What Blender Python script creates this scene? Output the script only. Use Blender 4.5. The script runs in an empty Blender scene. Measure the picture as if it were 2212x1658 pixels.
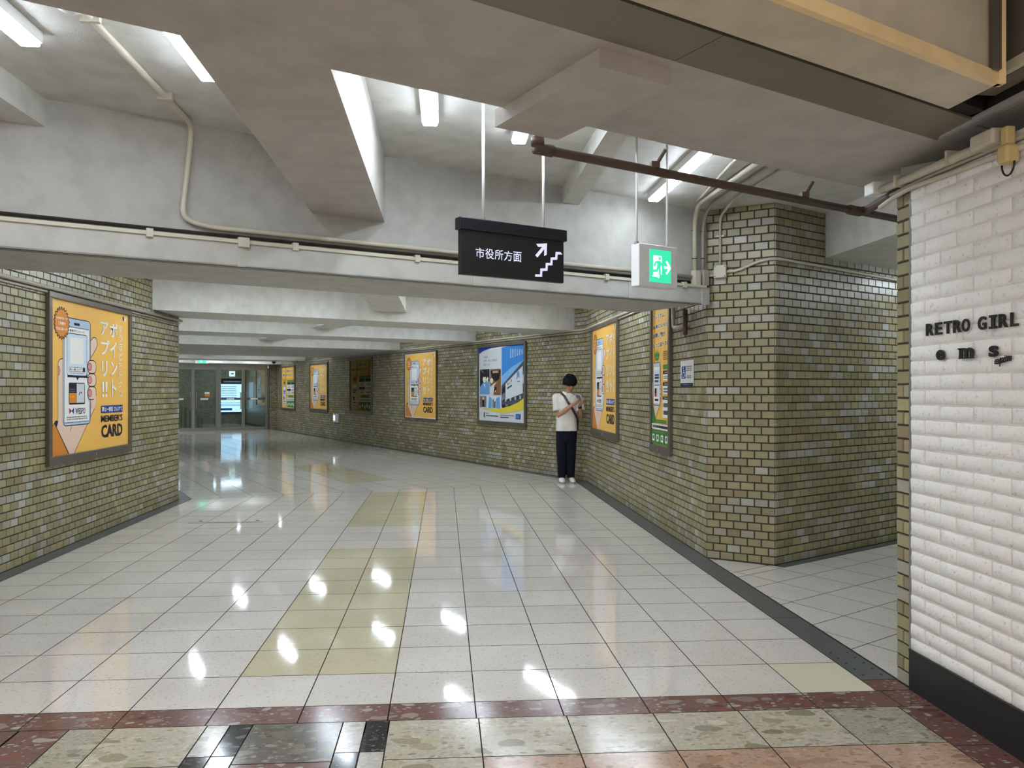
import bpy, bmesh, math, random
from mathutils import Vector, Matrix, noise as mnoise
random.seed(11)
rnd = random.random
# ------------------------------------------------------------------ camera, world, exposure
scene = bpy.context.scene
COL = scene.collection
FPX, H = 1660.0, 1.5                      # focal length in pixels of the 2212 frame, eye height
cam_d = bpy.data.cameras.new('camera'); cam = bpy.data.objects.new('camera', cam_d); COL.objects.link(cam)
cam_d.sensor_width = 36.0; cam_d.lens = FPX / 2212.0 * 36.0; cam_d.shift_y = 13.0 / 2212.0
cam_d.clip_start = 0.05; cam_d.clip_end = 200
cam.location = (0, 0, H); cam.rotation_euler = (math.radians(90), 0, math.radians(-5.06))
scene.camera = cam
world = bpy.data.worlds.new('world'); scene.world = world; world.use_nodes = True
world.node_tree.nodes['Background'].inputs[0].default_value = (1.0, 0.965, 0.92, 1)
world.node_tree.nodes['Background'].inputs[1].default_value = 1.0
vs = scene.view_settings
vs.view_transform = 'Standard'; vs.look = 'None'; vs.gamma = 1.0; vs.use_curve_mapping = False
vs.exposure = 0.76
LAMP = 26.0          # radiance of the white tubes
HALL = 24.0          # radiance of the warm panels of the hall behind the camera

# ------------------------------------------------------------------ helpers
def srgb(r, g, b):
    f = lambda c: c / 12.92 if c <= 0.04045 else ((c + 0.055) / 1.055) ** 2.4
    return (f(r / 255), f(g / 255), f(b / 255), 1.0)

GA = math.radians(26.4)
E1 = Vector((math.cos(GA), math.sin(GA), 0)); E2 = Vector((-math.sin(GA), math.cos(GA), 0))   # axes of the skewed grid
Z = Vector((0, 0, 1))
def ab(a, b, z=0.0): return E1 * a + E2 * b + Z * z
def to_ab(x, y): v = Vector((x, y, 0)); return v.dot(E1), v.dot(E2)
SN, CS = math.sin(math.radians(5.06)), math.cos(math.radians(5.06))
def seen_px(p):
    d = p.x * SN + p.y * CS; l = p.x * CS - p.y * SN
    if d < 0.3: return None
    return 1106 + FPX * l / d, 842 - FPX * (p.z - H) / d, d

class MB:
    def __init__(s): s.v = []; s.f = []; s.m = []
    def add(s, vs, fs, mi=0):
        o = len(s.v); s.v += [tuple(v) for v in vs]
        for f in fs: s.f.append(tuple(i + o for i in f)); s.m.append(mi)
        return s
    def box(s, lo, hi, M=None, mi=0, bev=0.0):
        x0, y0, z0 = lo; x1, y1, z1 = hi
        if bev <= 0:
            vs = [Vector(p) for p in ((x0,y0,z0),(x1,y0,z0),(x1,y1,z0),(x0,y1,z0),(x0,y0,z1),(x1,y0,z1),(x1,y1,z1),(x0,y1,z1))]
            fs = [(3,2,1,0),(4,5,6,7),(0,1,5,4),(1,2,6,5),(2,3,7,6),(3,0,4,7)]
        else:
            bm = bmesh.new(); bmesh.ops.create_cube(bm, size=1)
            for v in bm.verts: v.co = Vector(((x0+x1)/2+v.co.x*(x1-x0), (y0+y1)/2+v.co.y*(y1-y0), (z0+z1)/2+v.co.z*(z1-z0)))
            bmesh.ops.bevel(bm, geom=bm.edges[:], offset=bev, segments=2, affect='EDGES', profile=0.5)
            bm.verts.index_update(); vs = [v.co.copy() for v in bm.verts]; fs = [tuple(v.index for v in f.verts) for f in bm.faces]; bm.free()
        if M is not None: vs = [M @ v for v in vs]
        return s.add(vs, fs, mi)
    def prism(s, poly, z0, z1, mi=0, M=None):
        n = len(poly); vs = [Vector((p[0], p[1], z0)) for p in poly] + [Vector((p[0], p[1], z1)) for p in poly]
        if M is not None: vs = [M @ v for v in vs]
        fs = [tuple(range(n-1, -1, -1)), tuple(range(n, 2*n))] + [(i, (i+1) % n, (i+1) % n + n, i+n) for i in range(n)]
        return s.add(vs, fs, mi)
    def tube(s, pts, r, seg=10, mi=0, cap=True):
        pts = [Vector(p) for p in pts]; n = len(pts); rings = []
        t0 = (pts[1]-pts[0]).normalized(); up = Vector((0,0,1)) if abs(t0.z) < 0.9 else Vector((1,0,0))
        nx = t0.cross(up).normalized(); rad = r if isinstance(r, (list, tuple)) else [r]*n; vs = []
        for i, p in enumerate(pts):
            t = (pts[min(i+1,n-1)]-pts[max(i-1,0)]).normalized()
            nx = (nx - t*nx.dot(t)); nx = nx.normalized() if nx.length > 1e-6 else t.orthogonal().normalized()
            ny = t.cross(nx)
            for k in range(seg):
                a = 2*math.pi*k/seg; vs.append(p + (nx*math.cos(a)+ny*math.sin(a))*rad[i])
        fs = [(i*seg+k, i*seg+(k+1) % seg, (i+1)*seg+(k+1) % seg, (i+1)*seg+k) for i in range(n-1) for k in range(seg)]
        if cap: fs += [tuple(range(seg-1,-1,-1)), tuple((n-1)*seg+k for k in range(seg))]
        return s.add(vs, fs, mi)
    def loft(s, rings, mi=0, cap=True):
        k = len(rings[0]); n = len(rings); vs = [p for r in rings for p in r]
        fs = [(i*k+j, i*k+(j+1) % k, (i+1)*k+(j+1) % k, (i+1)*k+j) for i in range(n-1) for j in range(k)]
        if cap: fs += [tuple(range(k-1,-1,-1)), tuple((n-1)*k+j for j in range(k))]
        return s.add(vs, fs, mi)
    def ball(s, c, r, M=None, seg=14, rings=9, mi=0):
        c = Vector(c); r = Vector(r) if not isinstance(r, (int, float)) else Vector((r,r,r)); vs = []
        for i in range(rings+1):
            ph = math.pi*i/rings
            for k in range(seg):
                a = 2*math.pi*k/seg; d = Vector((r.x*math.sin(ph)*math.cos(a), r.y*math.sin(ph)*math.sin(a), r.z*math.cos(ph)))
                vs.append(c + (M @ d if M is not None else d))
        fs = [(i*seg+k, (i+1)*seg+k, (i+1)*seg+(k+1) % seg, i*seg+(k+1) % seg) for i in range(rings) for k in range(seg)]
        return s.add(vs, fs, mi)
    def mesh(s, name, mats, smooth=False):
        me = bpy.data.meshes.new(name); me.from_pydata(s.v, [], s.f)
        for m in (mats if isinstance(mats, (list, tuple)) else [mats]): me.materials.append(m)
        me.polygons.foreach_set('material_index', s.m)
        if smooth: me.polygons.foreach_set('use_smooth', [True]*len(me.polygons))
        me.update(); return me
    def build(s, name, mats, parent=None, smooth=False, M=None):
        return link(name, s.mesh(name, mats, smooth), parent, M)

def link(name, me, parent=None, M=None):
    o = bpy.data.objects.new(name, me); COL.objects.link(o)
    if parent is not None: o.parent = parent
    if M is not None: o.matrix_local = M
    return o
def tag(o, label=None, cat=None, group=None, kind=None):
    if label: o['label'] = label
    if cat: o['category'] = cat
    if group: o['group'] = group
    if kind: o['kind'] = kind
    return o
def thing(name, label, cat, M=None, group=None):
    o = bpy.data.objects.new(name, None); COL.objects.link(o); o.empty_display_size = 0.1
    if M is not None: o.matrix_world = M
    return tag(o, label, cat, group)
def struct(o, label=None): return tag(o, label, kind='structure')
def fillet(pts, r, k=6):
    pts = [Vector(p) for p in pts]; out = [pts[0]]
    for i in range(1, len(pts)-1):
        a, b, c = pts[i-1], pts[i], pts[i+1]; d0 = (a-b); d1 = (c-b); rr = min(r, d0.length*0.48, d1.length*0.48)
        p0 = b + d0.normalized()*rr; p1 = b + d1.normalized()*rr
        for j in range(k+1):
            t = j/k; out.append(p0*(1-t)**2 + b*2*t*(1-t) + p1*t*t)
    out.append(pts[-1]); return out
def frame(origin, u, n):
    """wall frame: local x along the wall (viewer's right), local y up, local z out of the wall"""
    u = Vector(u).normalized(); n = Vector(n).normalized(); o = Vector(origin)
    return Matrix(((u.x, 0, n.x, o.x), (u.y, 0, n.y, o.y), (u.z, 1, n.z, o.z), (0, 0, 0, 1)))
def clip(poly, n, d):
    out = []
    for i in range(len(poly)):
        p, q = poly[i], poly[(i+1) % len(poly)]; sp = n[0]*p[0]+n[1]*p[1]-d; sq = n[0]*q[0]+n[1]*q[1]-d
        if sp <= 0: out.append(p)
        if (sp < 0 < sq) or (sq < 0 < sp):
            t = sp/(sp-sq); out.append((p[0]+(q[0]-p[0])*t, p[1]+(q[1]-p[1])*t))
    return out
def clip_convex(poly, conv):
    for i in range(len(conv)):
        p, q = conv[i], conv[(i+1) % len(conv)]; n = (q[1]-p[1], -(q[0]-p[0])); poly = clip(poly, n, n[0]*p[0]+n[1]*p[1])
        if len(poly) < 3: return []
    return poly
def area(poly): return 0.5*sum(poly[i][0]*poly[(i+1) % len(poly)][1]-poly[(i+1) % len(poly)][0]*poly[i][1] for i in range(len(poly)))
def inset(poly, g):
    if area(poly) < 0: poly = poly[::-1]
    base = poly; out = poly
    for i in range(len(base)):
        p, q = base[i], base[(i+1) % len(base)]; n = Vector((q[1]-p[1], -(q[0]-p[0])))
        if n.length < 1e-6: continue
        n.normalize(); out = clip(out, n, n.x*p[0]+n.y*p[1]-g)
        if len(out) < 3: return []
    return out

# ------------------------------------------------------------------ materials
class NM:
    def __init__(s, name):
        s.m = bpy.data.materials.new(name); s.m.use_nodes = True; s.nt = s.m.node_tree
        s.b = s.nt.nodes['Principled BSDF']
    def n(s, t, **kw):
        nd = s.nt.nodes.new(t)
        for k, v in kw.items(): setattr(nd, k, v)
        return nd
    def l(s, a, b): s.nt.links.new(a, b)
    def pos(s, scale=(1,1,1)):
        g = s.n('ShaderNodeNewGeometry'); mp = s.n('ShaderNodeMapping'); mp.inputs['Scale'].default_value = scale
        s.l(g.outputs['Position'], mp.inputs['Vector']); return mp.outputs[0]
    def obj(s, scale=(1,1,1)):
        g = s.n('ShaderNodeTexCoord'); mp = s.n('ShaderNodeMapping'); mp.inputs['Scale'].default_value = scale
        s.l(g.outputs['Object'], mp.inputs['Vector']); return mp.outputs[0]
    def noise(s, vec, scale, detail=3, rough=0.55):
        t = s.n('ShaderNodeTexNoise'); t.inputs['Scale'].default_value = scale; t.inputs['Detail'].default_value = detail
        t.inputs['Roughness'].default_value = rough; s.l(vec, t.inputs['Vector']); return t
    def ramp(s, fac, stops):
        r = s.n('ShaderNodeValToRGB'); e = r.color_ramp.elements
        while len(e) < len(stops): e.new(0.5)
        for i, (p, c) in enumerate(stops): e[i].position = p; e[i].color = c
        s.l(fac, r.inputs[0]); return r.outputs[0]
    def mix(s, fac, a, b, typ='MIX'):
        m = s.n('ShaderNodeMix', data_type='RGBA', blend_type=typ)
        if isinstance(fac, (int, float)): m.inputs[0].default_value = fac
        else: s.l(fac, m.inputs[0])
        for i, x in ((6, a), (7, b)):
            if isinstance(x, tuple): m.inputs[i].default_value = x
            else: s.l(x, m.inputs[i])
        return m.outputs[2]
    def bump(s, h, strength, dist=0.01):
        b = s.n('ShaderNodeBump'); b.inputs['Strength'].default_value = strength; b.inputs['Distance'].default_value = dist
        s.l(h, b.inputs['Height']); s.l(b.outputs[0], s.b.inputs['Normal'])
    def done(s, col, rough=0.5, metal=0.0, spec=0.5):
        if isinstance(col, tuple): s.b.inputs['Base Color'].default_value = col
        else: s.l(col, s.b.inputs['Base Color'])
        if isinstance(rough, (int, float)): s.b.inputs['Roughness'].default_value = rough
        else: s.l(rough, s.b.inputs['Roughness'])
        s.b.inputs['Metallic'].default_value = metal; s.b.inputs['Specular IOR Level'].default_value = spec
        return s.m
def flat(name, col, rough=0.5, metal=0.0, spec=0.5, var=0.06):
    k = NM(name); nz = k.noise(k.obj(), 9, 3)
    dark = tuple(c*(1-var*2) for c in col[:3])+(1,)
    return k.done(k.mix(nz.outputs[0], dark, tuple(min(1, c*(1+var*1.2)) for c in col[:3])+(1,)), rough, metal, spec)
def paint(name, col, rough=0.6, fine=130, strength=0.35, stain=0.10):
    k = NM(name); p = k.pos(); big = k.noise(p, 0.9, 4, 0.6); mid = k.noise(p, 7, 3); fin = k.noise(p, fine, 4, 0.7)
    lo = tuple(c*(1-stain*2.2) for c in col[:3])+(1,); c1 = k.mix(k.ramp(big.outputs[0], [(0.3,(0,0,0,1)),(0.7,(1,1,1,1))]), lo, col)
    c2 = k.mix(0.16, c1, k.ramp(mid.outputs[0], [(0.35,(0.2,0.18,0.15,1)),(0.6,(1,1,1,1))]), 'MULTIPLY')
    k.bump(fin.outputs[0], strength, 0.006); return k.done(c2, rough, 0, 0.35)
def ink(name, col): return flat('print_'+name, col, 0.45, 0, 0.3, 0.02)
def emit(name, col, s, ec=None):
    k = NM(name); k.b.inputs['Emission Color'].default_value = ec or col; k.b.inputs['Emission Strength'].default_value = s
    nz = k.noise(k.obj(), 5); k.done(k.mix(nz.outputs[0], tuple(c*0.97 for c in col[:3])+(1,), col), 0.4); return k.m

M_CEIL = paint('cream_ceiling_paint', srgb(193, 187, 180), 0.55, 140, 0.5, 0.05)
M_BEAM = paint('white_beam_paint', srgb(214, 212, 205), 0.55, 140, 0.45, 0.03)
M_WALLUP = paint('upper_wall_paint', srgb(190, 188, 181), 0.6, 110, 0.9, 0.04)
M_FASCIA = paint('fascia_paint', srgb(186, 183, 175), 0.4, 60, 0.06, 0.05)
M_BAND = flat('brown_grey_panel', srgb(124, 115, 101), 0.45, 0.1)
M_TAN = paint('tan_beam_paint', srgb(208, 199, 180), 0.5, 120, 0.15, 0.06)
M_TRIM = paint('ochre_trim_paint', srgb(250, 222, 172), 0.4, 90, 0.1, 0.05)
M_DARKMETAL = flat('dark_grey_metal', srgb(122, 121, 124), 0.42, 0.2)
M_SLOT = flat('black_gap', srgb(22, 20, 18), 0.8)
M_STEEL = flat('stainless_steel', srgb(176, 176, 172), 0.28, 0.9)
M_BRONZE = flat('bronze_aluminium', srgb(112, 106, 96), 0.38, 0.55)
M_WHITE = flat('white_enamel', srgb(226, 226, 224), 0.35)
M_GREYPLASTIC = flat('grey_plastic', srgb(150, 147, 138), 0.45)
M_CONDUIT = flat('ivory_conduit', srgb(193, 186, 168), 0.38, 0, 0.5, 0.08)
M_CONDUITG = flat('painted_grey_conduit', srgb(168, 160, 146), 0.45, 0, 0.4, 0.1)
M_YELLOWED = flat('yellowed_plastic', srgb(203, 178, 122), 0.5)
M_PIPE = flat('brown_iron_pipe', srgb(92, 74, 64), 0.5, 0.2, 0.4, 0.15)
M_BLACKPL = flat('black_plastic', srgb(22, 22, 23), 0.42)
M_BLACKLET = flat('black_letter_enamel', srgb(24, 24, 25), 0.35)
M_GROUT = flat('dark_mortar', srgb(70, 66, 56), 0.85, 0, 0.2, 0.12)
M_FGROUT = flat('floor_joint', srgb(56, 53, 49), 0.8, 0, 0.2, 0.1)
M_TUBE = emit('lamp_diffuser', (1,1,1,1), LAMP, (0.82, 0.93, 1.04, 1))
M_HALL = emit('warm_lamp_diffuser', (1,1,1,1), HALL, (1.0, 0.92, 0.80, 1))

def brick_mat(name, col, rough=0.34):
    k = NM(name); p = k.pos(); nz = k.noise(p, 38, 4, 0.65); big = k.noise(p, 1.7, 3); sp = k.noise(p, 190, 2)
    a = tuple(c*0.80 for c in col[:3])+(1,); b = tuple(min(1, c*1.12) for c in col[:3])+(1,)
    c = k.mix(nz.outputs[0], a, b)
    c = k.mix(k.ramp(big.outputs[0], [(0.42,(0,0,0,1)),(0.66,(0.35,0.35,0.35,1))]), c, srgb(112, 104, 74), 'MIX')
    c = k.mix(k.ramp(sp.outputs[0], [(0.24,(1,1,1,1)),(0.30,(0,0,0,1))]), c, srgb(70, 60, 40))
    k.bump(nz.outputs[0], 0.10, 0.004); return k.done(c, rough, 0, 0.45)
BRICKS = [brick_mat('olive_glaze', srgb(150, 143, 106)), brick_mat('tan_glaze', srgb(156, 145, 111)), brick_mat('green_glaze', srgb(141, 138, 103)),
          brick_mat('grey_glaze', srgb(162, 158, 142)), brick_mat('pale_glaze', srgb(178, 176, 164)), brick_mat('drab_glaze', srgb(140, 127, 96)), brick_mat('straw_glaze', srgb(164, 156, 116))]
MIX_A = [0.26, 0.20, 0.16, 0.13, 0.07, 0.08, 0.10]
MIX_B = [0.24, 0.28, 0.06, 0.12, 0.03, 0.19, 0.08]
def pick(w):
    r = rnd()*sum(w)
    for i, x in enumerate(w):
        r -= x
        if r < 0: return i
    return 0

def floor_mat(name, base, speck, rough=0.10, spk=0.5):
    k = NM(name); p = k.pos(); v = k.n('ShaderNodeTexVoronoi'); v.inputs['Scale'].default_value = 120; k.l(p, v.inputs['Vector'])
    v2 = k.n('ShaderNodeTexVoronoi'); v2.inputs['Scale'].default_value = 46; k.l(p, v2.inputs['Vector'])
    nz = k.noise(p, 3.2, 3); oi = k.n('ShaderNodeObjectInfo'); wv = k.noise(p, 5.5, 2)
    c = k.mix(nz.outputs[0], tuple(x*0.90 for x in base[:3])+(1,), tuple(min(1, x*1.06) for x in base[:3])+(1,))
    c = k.mix(k.ramp(v.outputs['Color'], [(0.0,(spk,spk,spk,1)),(0.16,(spk*0.5,)*3+(1,)),(0.2,(0,0,0,1))]), c, speck)
    c = k.mix(k.ramp(v2.outputs['Color'], [(0.0,(0.22,)*3+(1,)),(0.08,(0,0,0,1))]), c, tuple(x*0.6 for x in base[:3])+(1,))
    c = k.mix(0.16, c, k.ramp(oi.outputs['Random'], [(0,(0.62,0.60,0.57,1)),(1,(1,1,1,1))]), 'MULTIPLY')
    st = k.noise(k.pos((9, 42, 9)), 1.0, 3, 0.6); ws = k.n('ShaderNodeMath', operation='MULTIPLY_ADD'); k.l(st.outputs[0], ws.inputs[0]); ws.inputs[1].default_value = 0.10; k.l(wv.outputs[0], ws.inputs[2])
    k.bump(ws.outputs[0], 0.020, 0.02); return k.done(c, rough, 0, 0.62)
M_FLOOR = floor_mat('cream_terrazzo', srgb(211, 204, 196), srgb(118, 106, 96), 0.06, 0.5)
M_FLOORY = floor_mat('straw_terrazzo', srgb(199, 190, 160), srgb(140, 124, 92), 0.06, 0.35)
M_FLOORP = floor_mat('pale_replacement_tile', srgb(216, 209, 186), srgb(190, 180, 150), 0.16, 0.2)
M_GUTTER = flat('slate_gutter_cover', srgb(86, 88, 87), 0.38, 0.15, 0.5, 0.08)
def terrazzo(name, base, chips, scale, rough=0.16):
    k = NM(name); nzv = k.noise(k.pos(), 6, 2); p = k.pos((1.0, 1.9, 1.0))
    ad = k.n('ShaderNodeVectorMath', operation='MULTIPLY_ADD'); k.l(nzv.outputs['Color'], ad.inputs[0]); ad.inputs[1].default_value = (0.09, 0.09, 0); k.l(p, ad.inputs[2])
    def chip(sc, lo, hi):
        v = k.n('ShaderNodeTexVoronoi'); v.inputs['Scale'].default_value = sc; k.l(ad.outputs[0], v.inputs['Vector'])
        sp = k.n('ShaderNodeSeparateColor'); k.l(v.outputs['Color'], sp.inputs[0])
        m1 = k.n('ShaderNodeMath', operation='MULTIPLY_ADD'); k.l(sp.outputs[1], m1.inputs[0]); m1.inputs[1].default_value = hi-lo; m1.inputs[2].default_value = lo
        m2 = k.n('ShaderNodeMath', operation='LESS_THAN'); k.l(v.outputs['Distance'], m2.inputs[0]); k.l(m1.outputs[0], m2.inputs[1])
        col = k.ramp(sp.outputs[0], [(i/(len(chips)-1), c) for i, c in enumerate(chips)])
        return m2.outputs[0], col
    nz = k.noise(p, 30, 3); c = k.mix(nz.outputs[0], tuple(x*0.85 for x in base[:3])+(1,), base)
    f2, c2 = chip(scale*2.7, 0.10, 0.62); c = k.mix(f2, c, c2)
    f1, c1 = chip(scale*0.8, -0.12, 0.66); c = k.mix(f1, c, c1)
    gr = k.noise(k.pos(), 55, 5, 0.7); c = k.mix(0.45, c, k.ramp(gr.outputs[0], [(0.3,(0.45,0.43,0.4,1)),(0.62,(1,1,1,1))]), 'MULTIPLY')
    return k.done(c, rough, 0, 0.5)
M_RED = terrazzo('red_terrazzo', srgb(116, 82, 76), [srgb(96,58,52), srgb(126,78,68), srgb(106,68,62), srgb(168,158,148), srgb(98,56,50)], 13)
M_CREAMT = terrazzo('buff_breccia', srgb(193, 184, 166), [srgb(160,148,124), srgb(204,198,184), srgb(150,142,122), srgb(186,176,150), srgb(132,124,104)], 11)
M_GREYT = terrazzo('grey_breccia', srgb(168, 162, 144), [srgb(128,122,104), srgb(182,176,158), srgb(146,140,120), srgb(112,106,88)], 17)
M_DARKT = terrazzo('brown_breccia', srgb(100, 94, 84), [srgb(120,112,98), srgb(74,68,58), srgb(146,140,128), srgb(96,84,66), srgb(132,128,118)], 12)
M_PINKT = terrazzo('pink_breccia', srgb(188, 156, 134), [srgb(152,118,96), srgb(198,168,146), srgb(136,106,86), srgb(176,140,116)], 12)
M_BLACKT = terrazzo('black_marble', srgb(30, 30, 33), [srgb(24,24,27), srgb(46,46,50), srgb(120,120,122), srgb(34,34,38), srgb(26,26,28)], 22, 0.1)
M_WHITET = terrazzo('white_breccia', srgb(196, 192, 184), [srgb(160,152,140), srgb(206,202,196), srgb(176,168,156)], 14)
def white_brick():
    k = NM('white_painted_brick'); p = k.pos(); a = k.noise(p, 5, 4); b = k.noise(p, 46, 5, 0.7); oi = k.n('ShaderNodeObjectInfo')
    c = k.mix(a.outputs[0], srgb(228, 226, 223), srgb(244, 243, 241)); c = k.mix(k.ramp(b.outputs[0], [(0.30,(1,1,1,1)),(0.42,(0,0,0,1))]), c, srgb(196, 186, 182))
    c = k.mix(0.25, c, k.ramp(oi.outputs['Random'], [(0,(0.80,0.78,0.77,1)),(1,(1,1,1,1))]), 'MULTIPLY')
    k.bump(b.outputs[0], 0.6, 0.008); return k.done(c, 0.7, 0, 0.25)
M_WBRICK = white_brick()
M_WMORTAR = paint('pale_pink_mortar', srgb(226, 219, 215), 0.8, 90, 0.6, 0.05)

# ------------------------------------------------------------------ structure: tiled walls
TP, TH = 0.119, 0.0695            # pitch of the glazed bricks along the wall and up the wall
def brick_mesh(mi, w=TP-0.009, h=TH-0.008, name='brick'):
    b = MB(); w /= 2; h /= 2; e = 0.003; t = 0.007
    b.add([(-w,-h,0),(w,-h,0),(w,h,0),(-w,h,0),(-w+e,-h+e,t),(w-e,-h+e,t),(w-e,h-e,t),(-w+e,h-e,t)],
          [(4,5,6,7),(0,1,5,4),(1,2,6,5),(2,3,7,6),(3,0,4,7)])
    return b.mesh(name, BRICKS[mi])
BRICK_ME = [brick_mesh(i) for i in range(len(BRICKS))]
def tiled_wall(name, label, p0, p1, n, z1, mixw, nobj=300, z0=0.0, thick=0.12, holes=(), vis=True, off=0.0, ends=None):
    p0 = Vector((p0[0], p0[1], 0)); p1 = Vector((p1[0], p1[1], 0)); L = (p1-p0).length; u = (p1-p0)/L; n = Vector((n[0], n[1], 0)).normalized()
    F = frame(p0, u, n)
    back = MB(); e0, e1 = ends or (0, 0); back.box((0-e0, z0-0.1, -thick), (L+e1, z1, 0.0), F)
    w = struct(back.build(name, M_GROUT), label)
    rows = int((z1-z0)/TH+0.999); cand = []; rest = MB()
    for r in range(rows):
        zc = z0 + (r+0.5)*TH; top = min(z1, z0+(r+1)*TH-0.004); bot = z0+r*TH+0.004
        if top-bot < 0.02: continue
        x = (-TP*0.5 if r % 2 else 0.0) - off
        while x < L:
            a, b = max(x+0.0045, 0.0), min(x+TP-0.0045, L); x += TP
            if b-a < 0.018: continue
            full = (b-a) > TP-0.0095 and (top-bot) > TH-0.009
            c = F @ Vector(((a+b)/2, (top+bot)/2, 0)); mi = pick(mixw)
            if rnd() < 0.30 and cand and cand[-1][0] >= 3 and mi < 3: mi = cand[-1][0]
            s = 0.0
            if full and vis:
                q = seen_px(c)
                if q and -5 < q[0] < 2217 and 0 < q[1] < 1658 and not any(h[0] < (a+b)/2 < h[1] and h[2] < zc < h[3] for h in holes):
                    dv = Vector((c.x, c.y, c.z-H)).normalized(); s = abs(dv.dot(n))/(q[2]**2)
            cand.append((mi, c, a, b, bot, top, s, full))
    order = sorted(range(len(cand)), key=lambda i: -cand[i][6])
    objs = set(i for i in order[:nobj] if cand[i][6] > 0)
    R = F.to_3x3().to_4x4()
    for i, (mi, c, a, b, bot, top, s, full) in enumerate(cand):
        dz = (rnd()-0.5)*0.0022; tl = Matrix.Rotation((rnd()-0.5)*0.012, 4, 'X') @ Matrix.Rotation((rnd()-0.5)*0.008, 4, 'Y')
        if i in objs:
            o = link('brick', BRICK_ME[mi], w); o.matrix_local = Matrix.Translation(c + n*dz) @ R @ tl
        else:
            e = 0.003; t = 0.007+dz; hw = (b-a)/2; hh = (top-bot)/2
            M = Matrix.Translation(c) @ R @ tl
            vs = [(-hw,-hh,-0.001),(hw,-hh,-0.001),(hw,hh,-0.001),(-hw,hh,-0.001),(-hw+e,-hh+e,t),(hw-e,-hh+e,t),(hw-e,hh-e,t),(-hw+e,hh-e,t)]
            rest.add([M @ Vector(v) for v in vs], [(4,5,6,7),(0,1,5,4),(1,2,6,5),(2,3,7,6),(3,0,4,7)], mi)
    if rest.v: tag(rest.build('brick_field', BRICKS, w), kind='stuff')
    return w, F
C0 = (2.351, 12.50); L1 = (-3.62, 10.88); P1 = (2.345, 6.70); P2 = (2.826, 6.363)
CA, CB = to_ab(*C0); LA, LB = to_ab(*L1)
E1t, E2t = (E1.x, E1.y), (E2.x, E2.y)
def abp(a, b): v = ab(a, b); return (v.x, v.y)
WL, F_L = tiled_wall('wall_left', 'olive glazed brick wall along the left of the corridor', (-3.62, 3.74), L1, (1, 0), 2.9, MIX_A, holes=[(3.6, 5.45, 0.8, 2.4)])
WR, F_R = tiled_wall('wall_right', 'olive glazed brick wall on the right up to the pillar', C0, P1, (-1, 0), 2.9, MIX_A, holes=[(0.52, 2.36, 0.8, 2.4), (4.03, 4.78, 0.8, 2.4)])
WFR, F_FR = tiled_wall('wall_corridor_right', 'long olive brick wall of the far corridor with posters', abp(7.66, 29.9), C0, (-E1.x, -E1.y), 2.9, MIX_A,
    holes=[(29.9-17.56, 29.9-15.74, 0.8, 2.4), (29.9-13.83, 29.9-11.98, 0.8, 2.4)])
WFL, F_FL = tiled_wall('wall_corridor_left', 'olive brick wall behind the left corner', L1, abp(LA, 29.9), E1t, 2.9, MIX_A, nobj=0, vis=False)
nA = Vector((-(P1[1]-P2[1]), -(P2[0]-P1[0]), 0)).normalized()
WPA, F_PA = tiled_wall('wall_pillar_front', 'tan brick chamfer of the pillar facing the hall', P1, P2, (nA.x, nA.y), 3.105, MIX_B, thick=0.10)
dB = Vector((math.sin(math.radians(60.4)), math.cos(math.radians(60.4)), 0)); nB = Vector((dB.y, -dB.x, 0))
WPB, F_PB = tiled_wall('wall_pillar_side', 'olive brick wall of the side passage right of the pillar', P2, (P2[0]+dB.x*5.0, P2[1]+dB.y*5.0), (nB.x, nB.y), 3.105, MIX_A, thick=0.10)
WJ, F_J = tiled_wall('wall_jamb', 'narrow strip of olive bricks at the end of the white brick wall', (2.343, 3.792), (2.343, 3.682), (-1, 0), 2.53, MIX_B, thick=0.10)
b = MB(); b.box((2.334, 3.664, 0), (2.36, 3.682, 2.50)); struct(b.build('trim_1', M_DARKMETAL), 'thin grey metal edge strip between olive and white bricks')

# white painted brick wall of the shop
F_W = frame((2.335, 3.664, 0), (0, -1, 0), (-1, 0, 0)); WLEN = 4.6; WTOP = 2.56; BBH = 0.205
b = MB(); b.box((0, -0.1, -0.25), (WLEN, WTOP, -0.001), F_W); WW = struct(b.build('wall_shop', M_WMORTAR), 'white painted brick wall carrying black shop lettering')
def wb_mesh(seed, w, h):
    random.seed(seed); nx, ny = 7, 4; b = MB(); vs = []
    for j in range(ny+1):
        for i in range(nx+1):
            fx = [0, 0.022, 0.2, 0.4, 0.6, 0.8, 0.978, 1][i]; fy = [0, 0.075, 0.5, 0.925, 1][j]
            x = -w/2+w*fx; y = -h/2+h*fy; edge = i in (0, nx) or j in (0, ny); cor = i in (0, nx) and j in (0, ny)
            if edge: vs.append((x+(rnd()-0.5)*0.004-(math.copysign(0.002, x) if cor else 0), y+(rnd()-0.5)*0.003-(math.copysign(0.0015, y) if cor else 0), -0.004))
            else: vs.append((x+(rnd()-0.5)*0.005, y+(rnd()-0.5)*0.0025, 0.004+rnd()*0.0022))
    fs = [(j*(nx+1)+i, j*(nx+1)+i+1, (j+1)*(nx+1)+i+1, (j+1)*(nx+1)+i) for j in range(ny) for i in range(nx)]
    return b.add(vs, fs).mesh('white_brick', M_WBRICK, True)
WB = [wb_mesh(i, 0.2225, 0.0672) for i in range(7)]; WBH = [wb_mesh(20+i, 0.106, 0.0672) for i in range(3)]
random.seed(5); CW, CH = 0.229, 0.0728
rows = int((WTOP-0.02)/CH); Rw = F_W.to_3x3().to_4x4()
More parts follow.
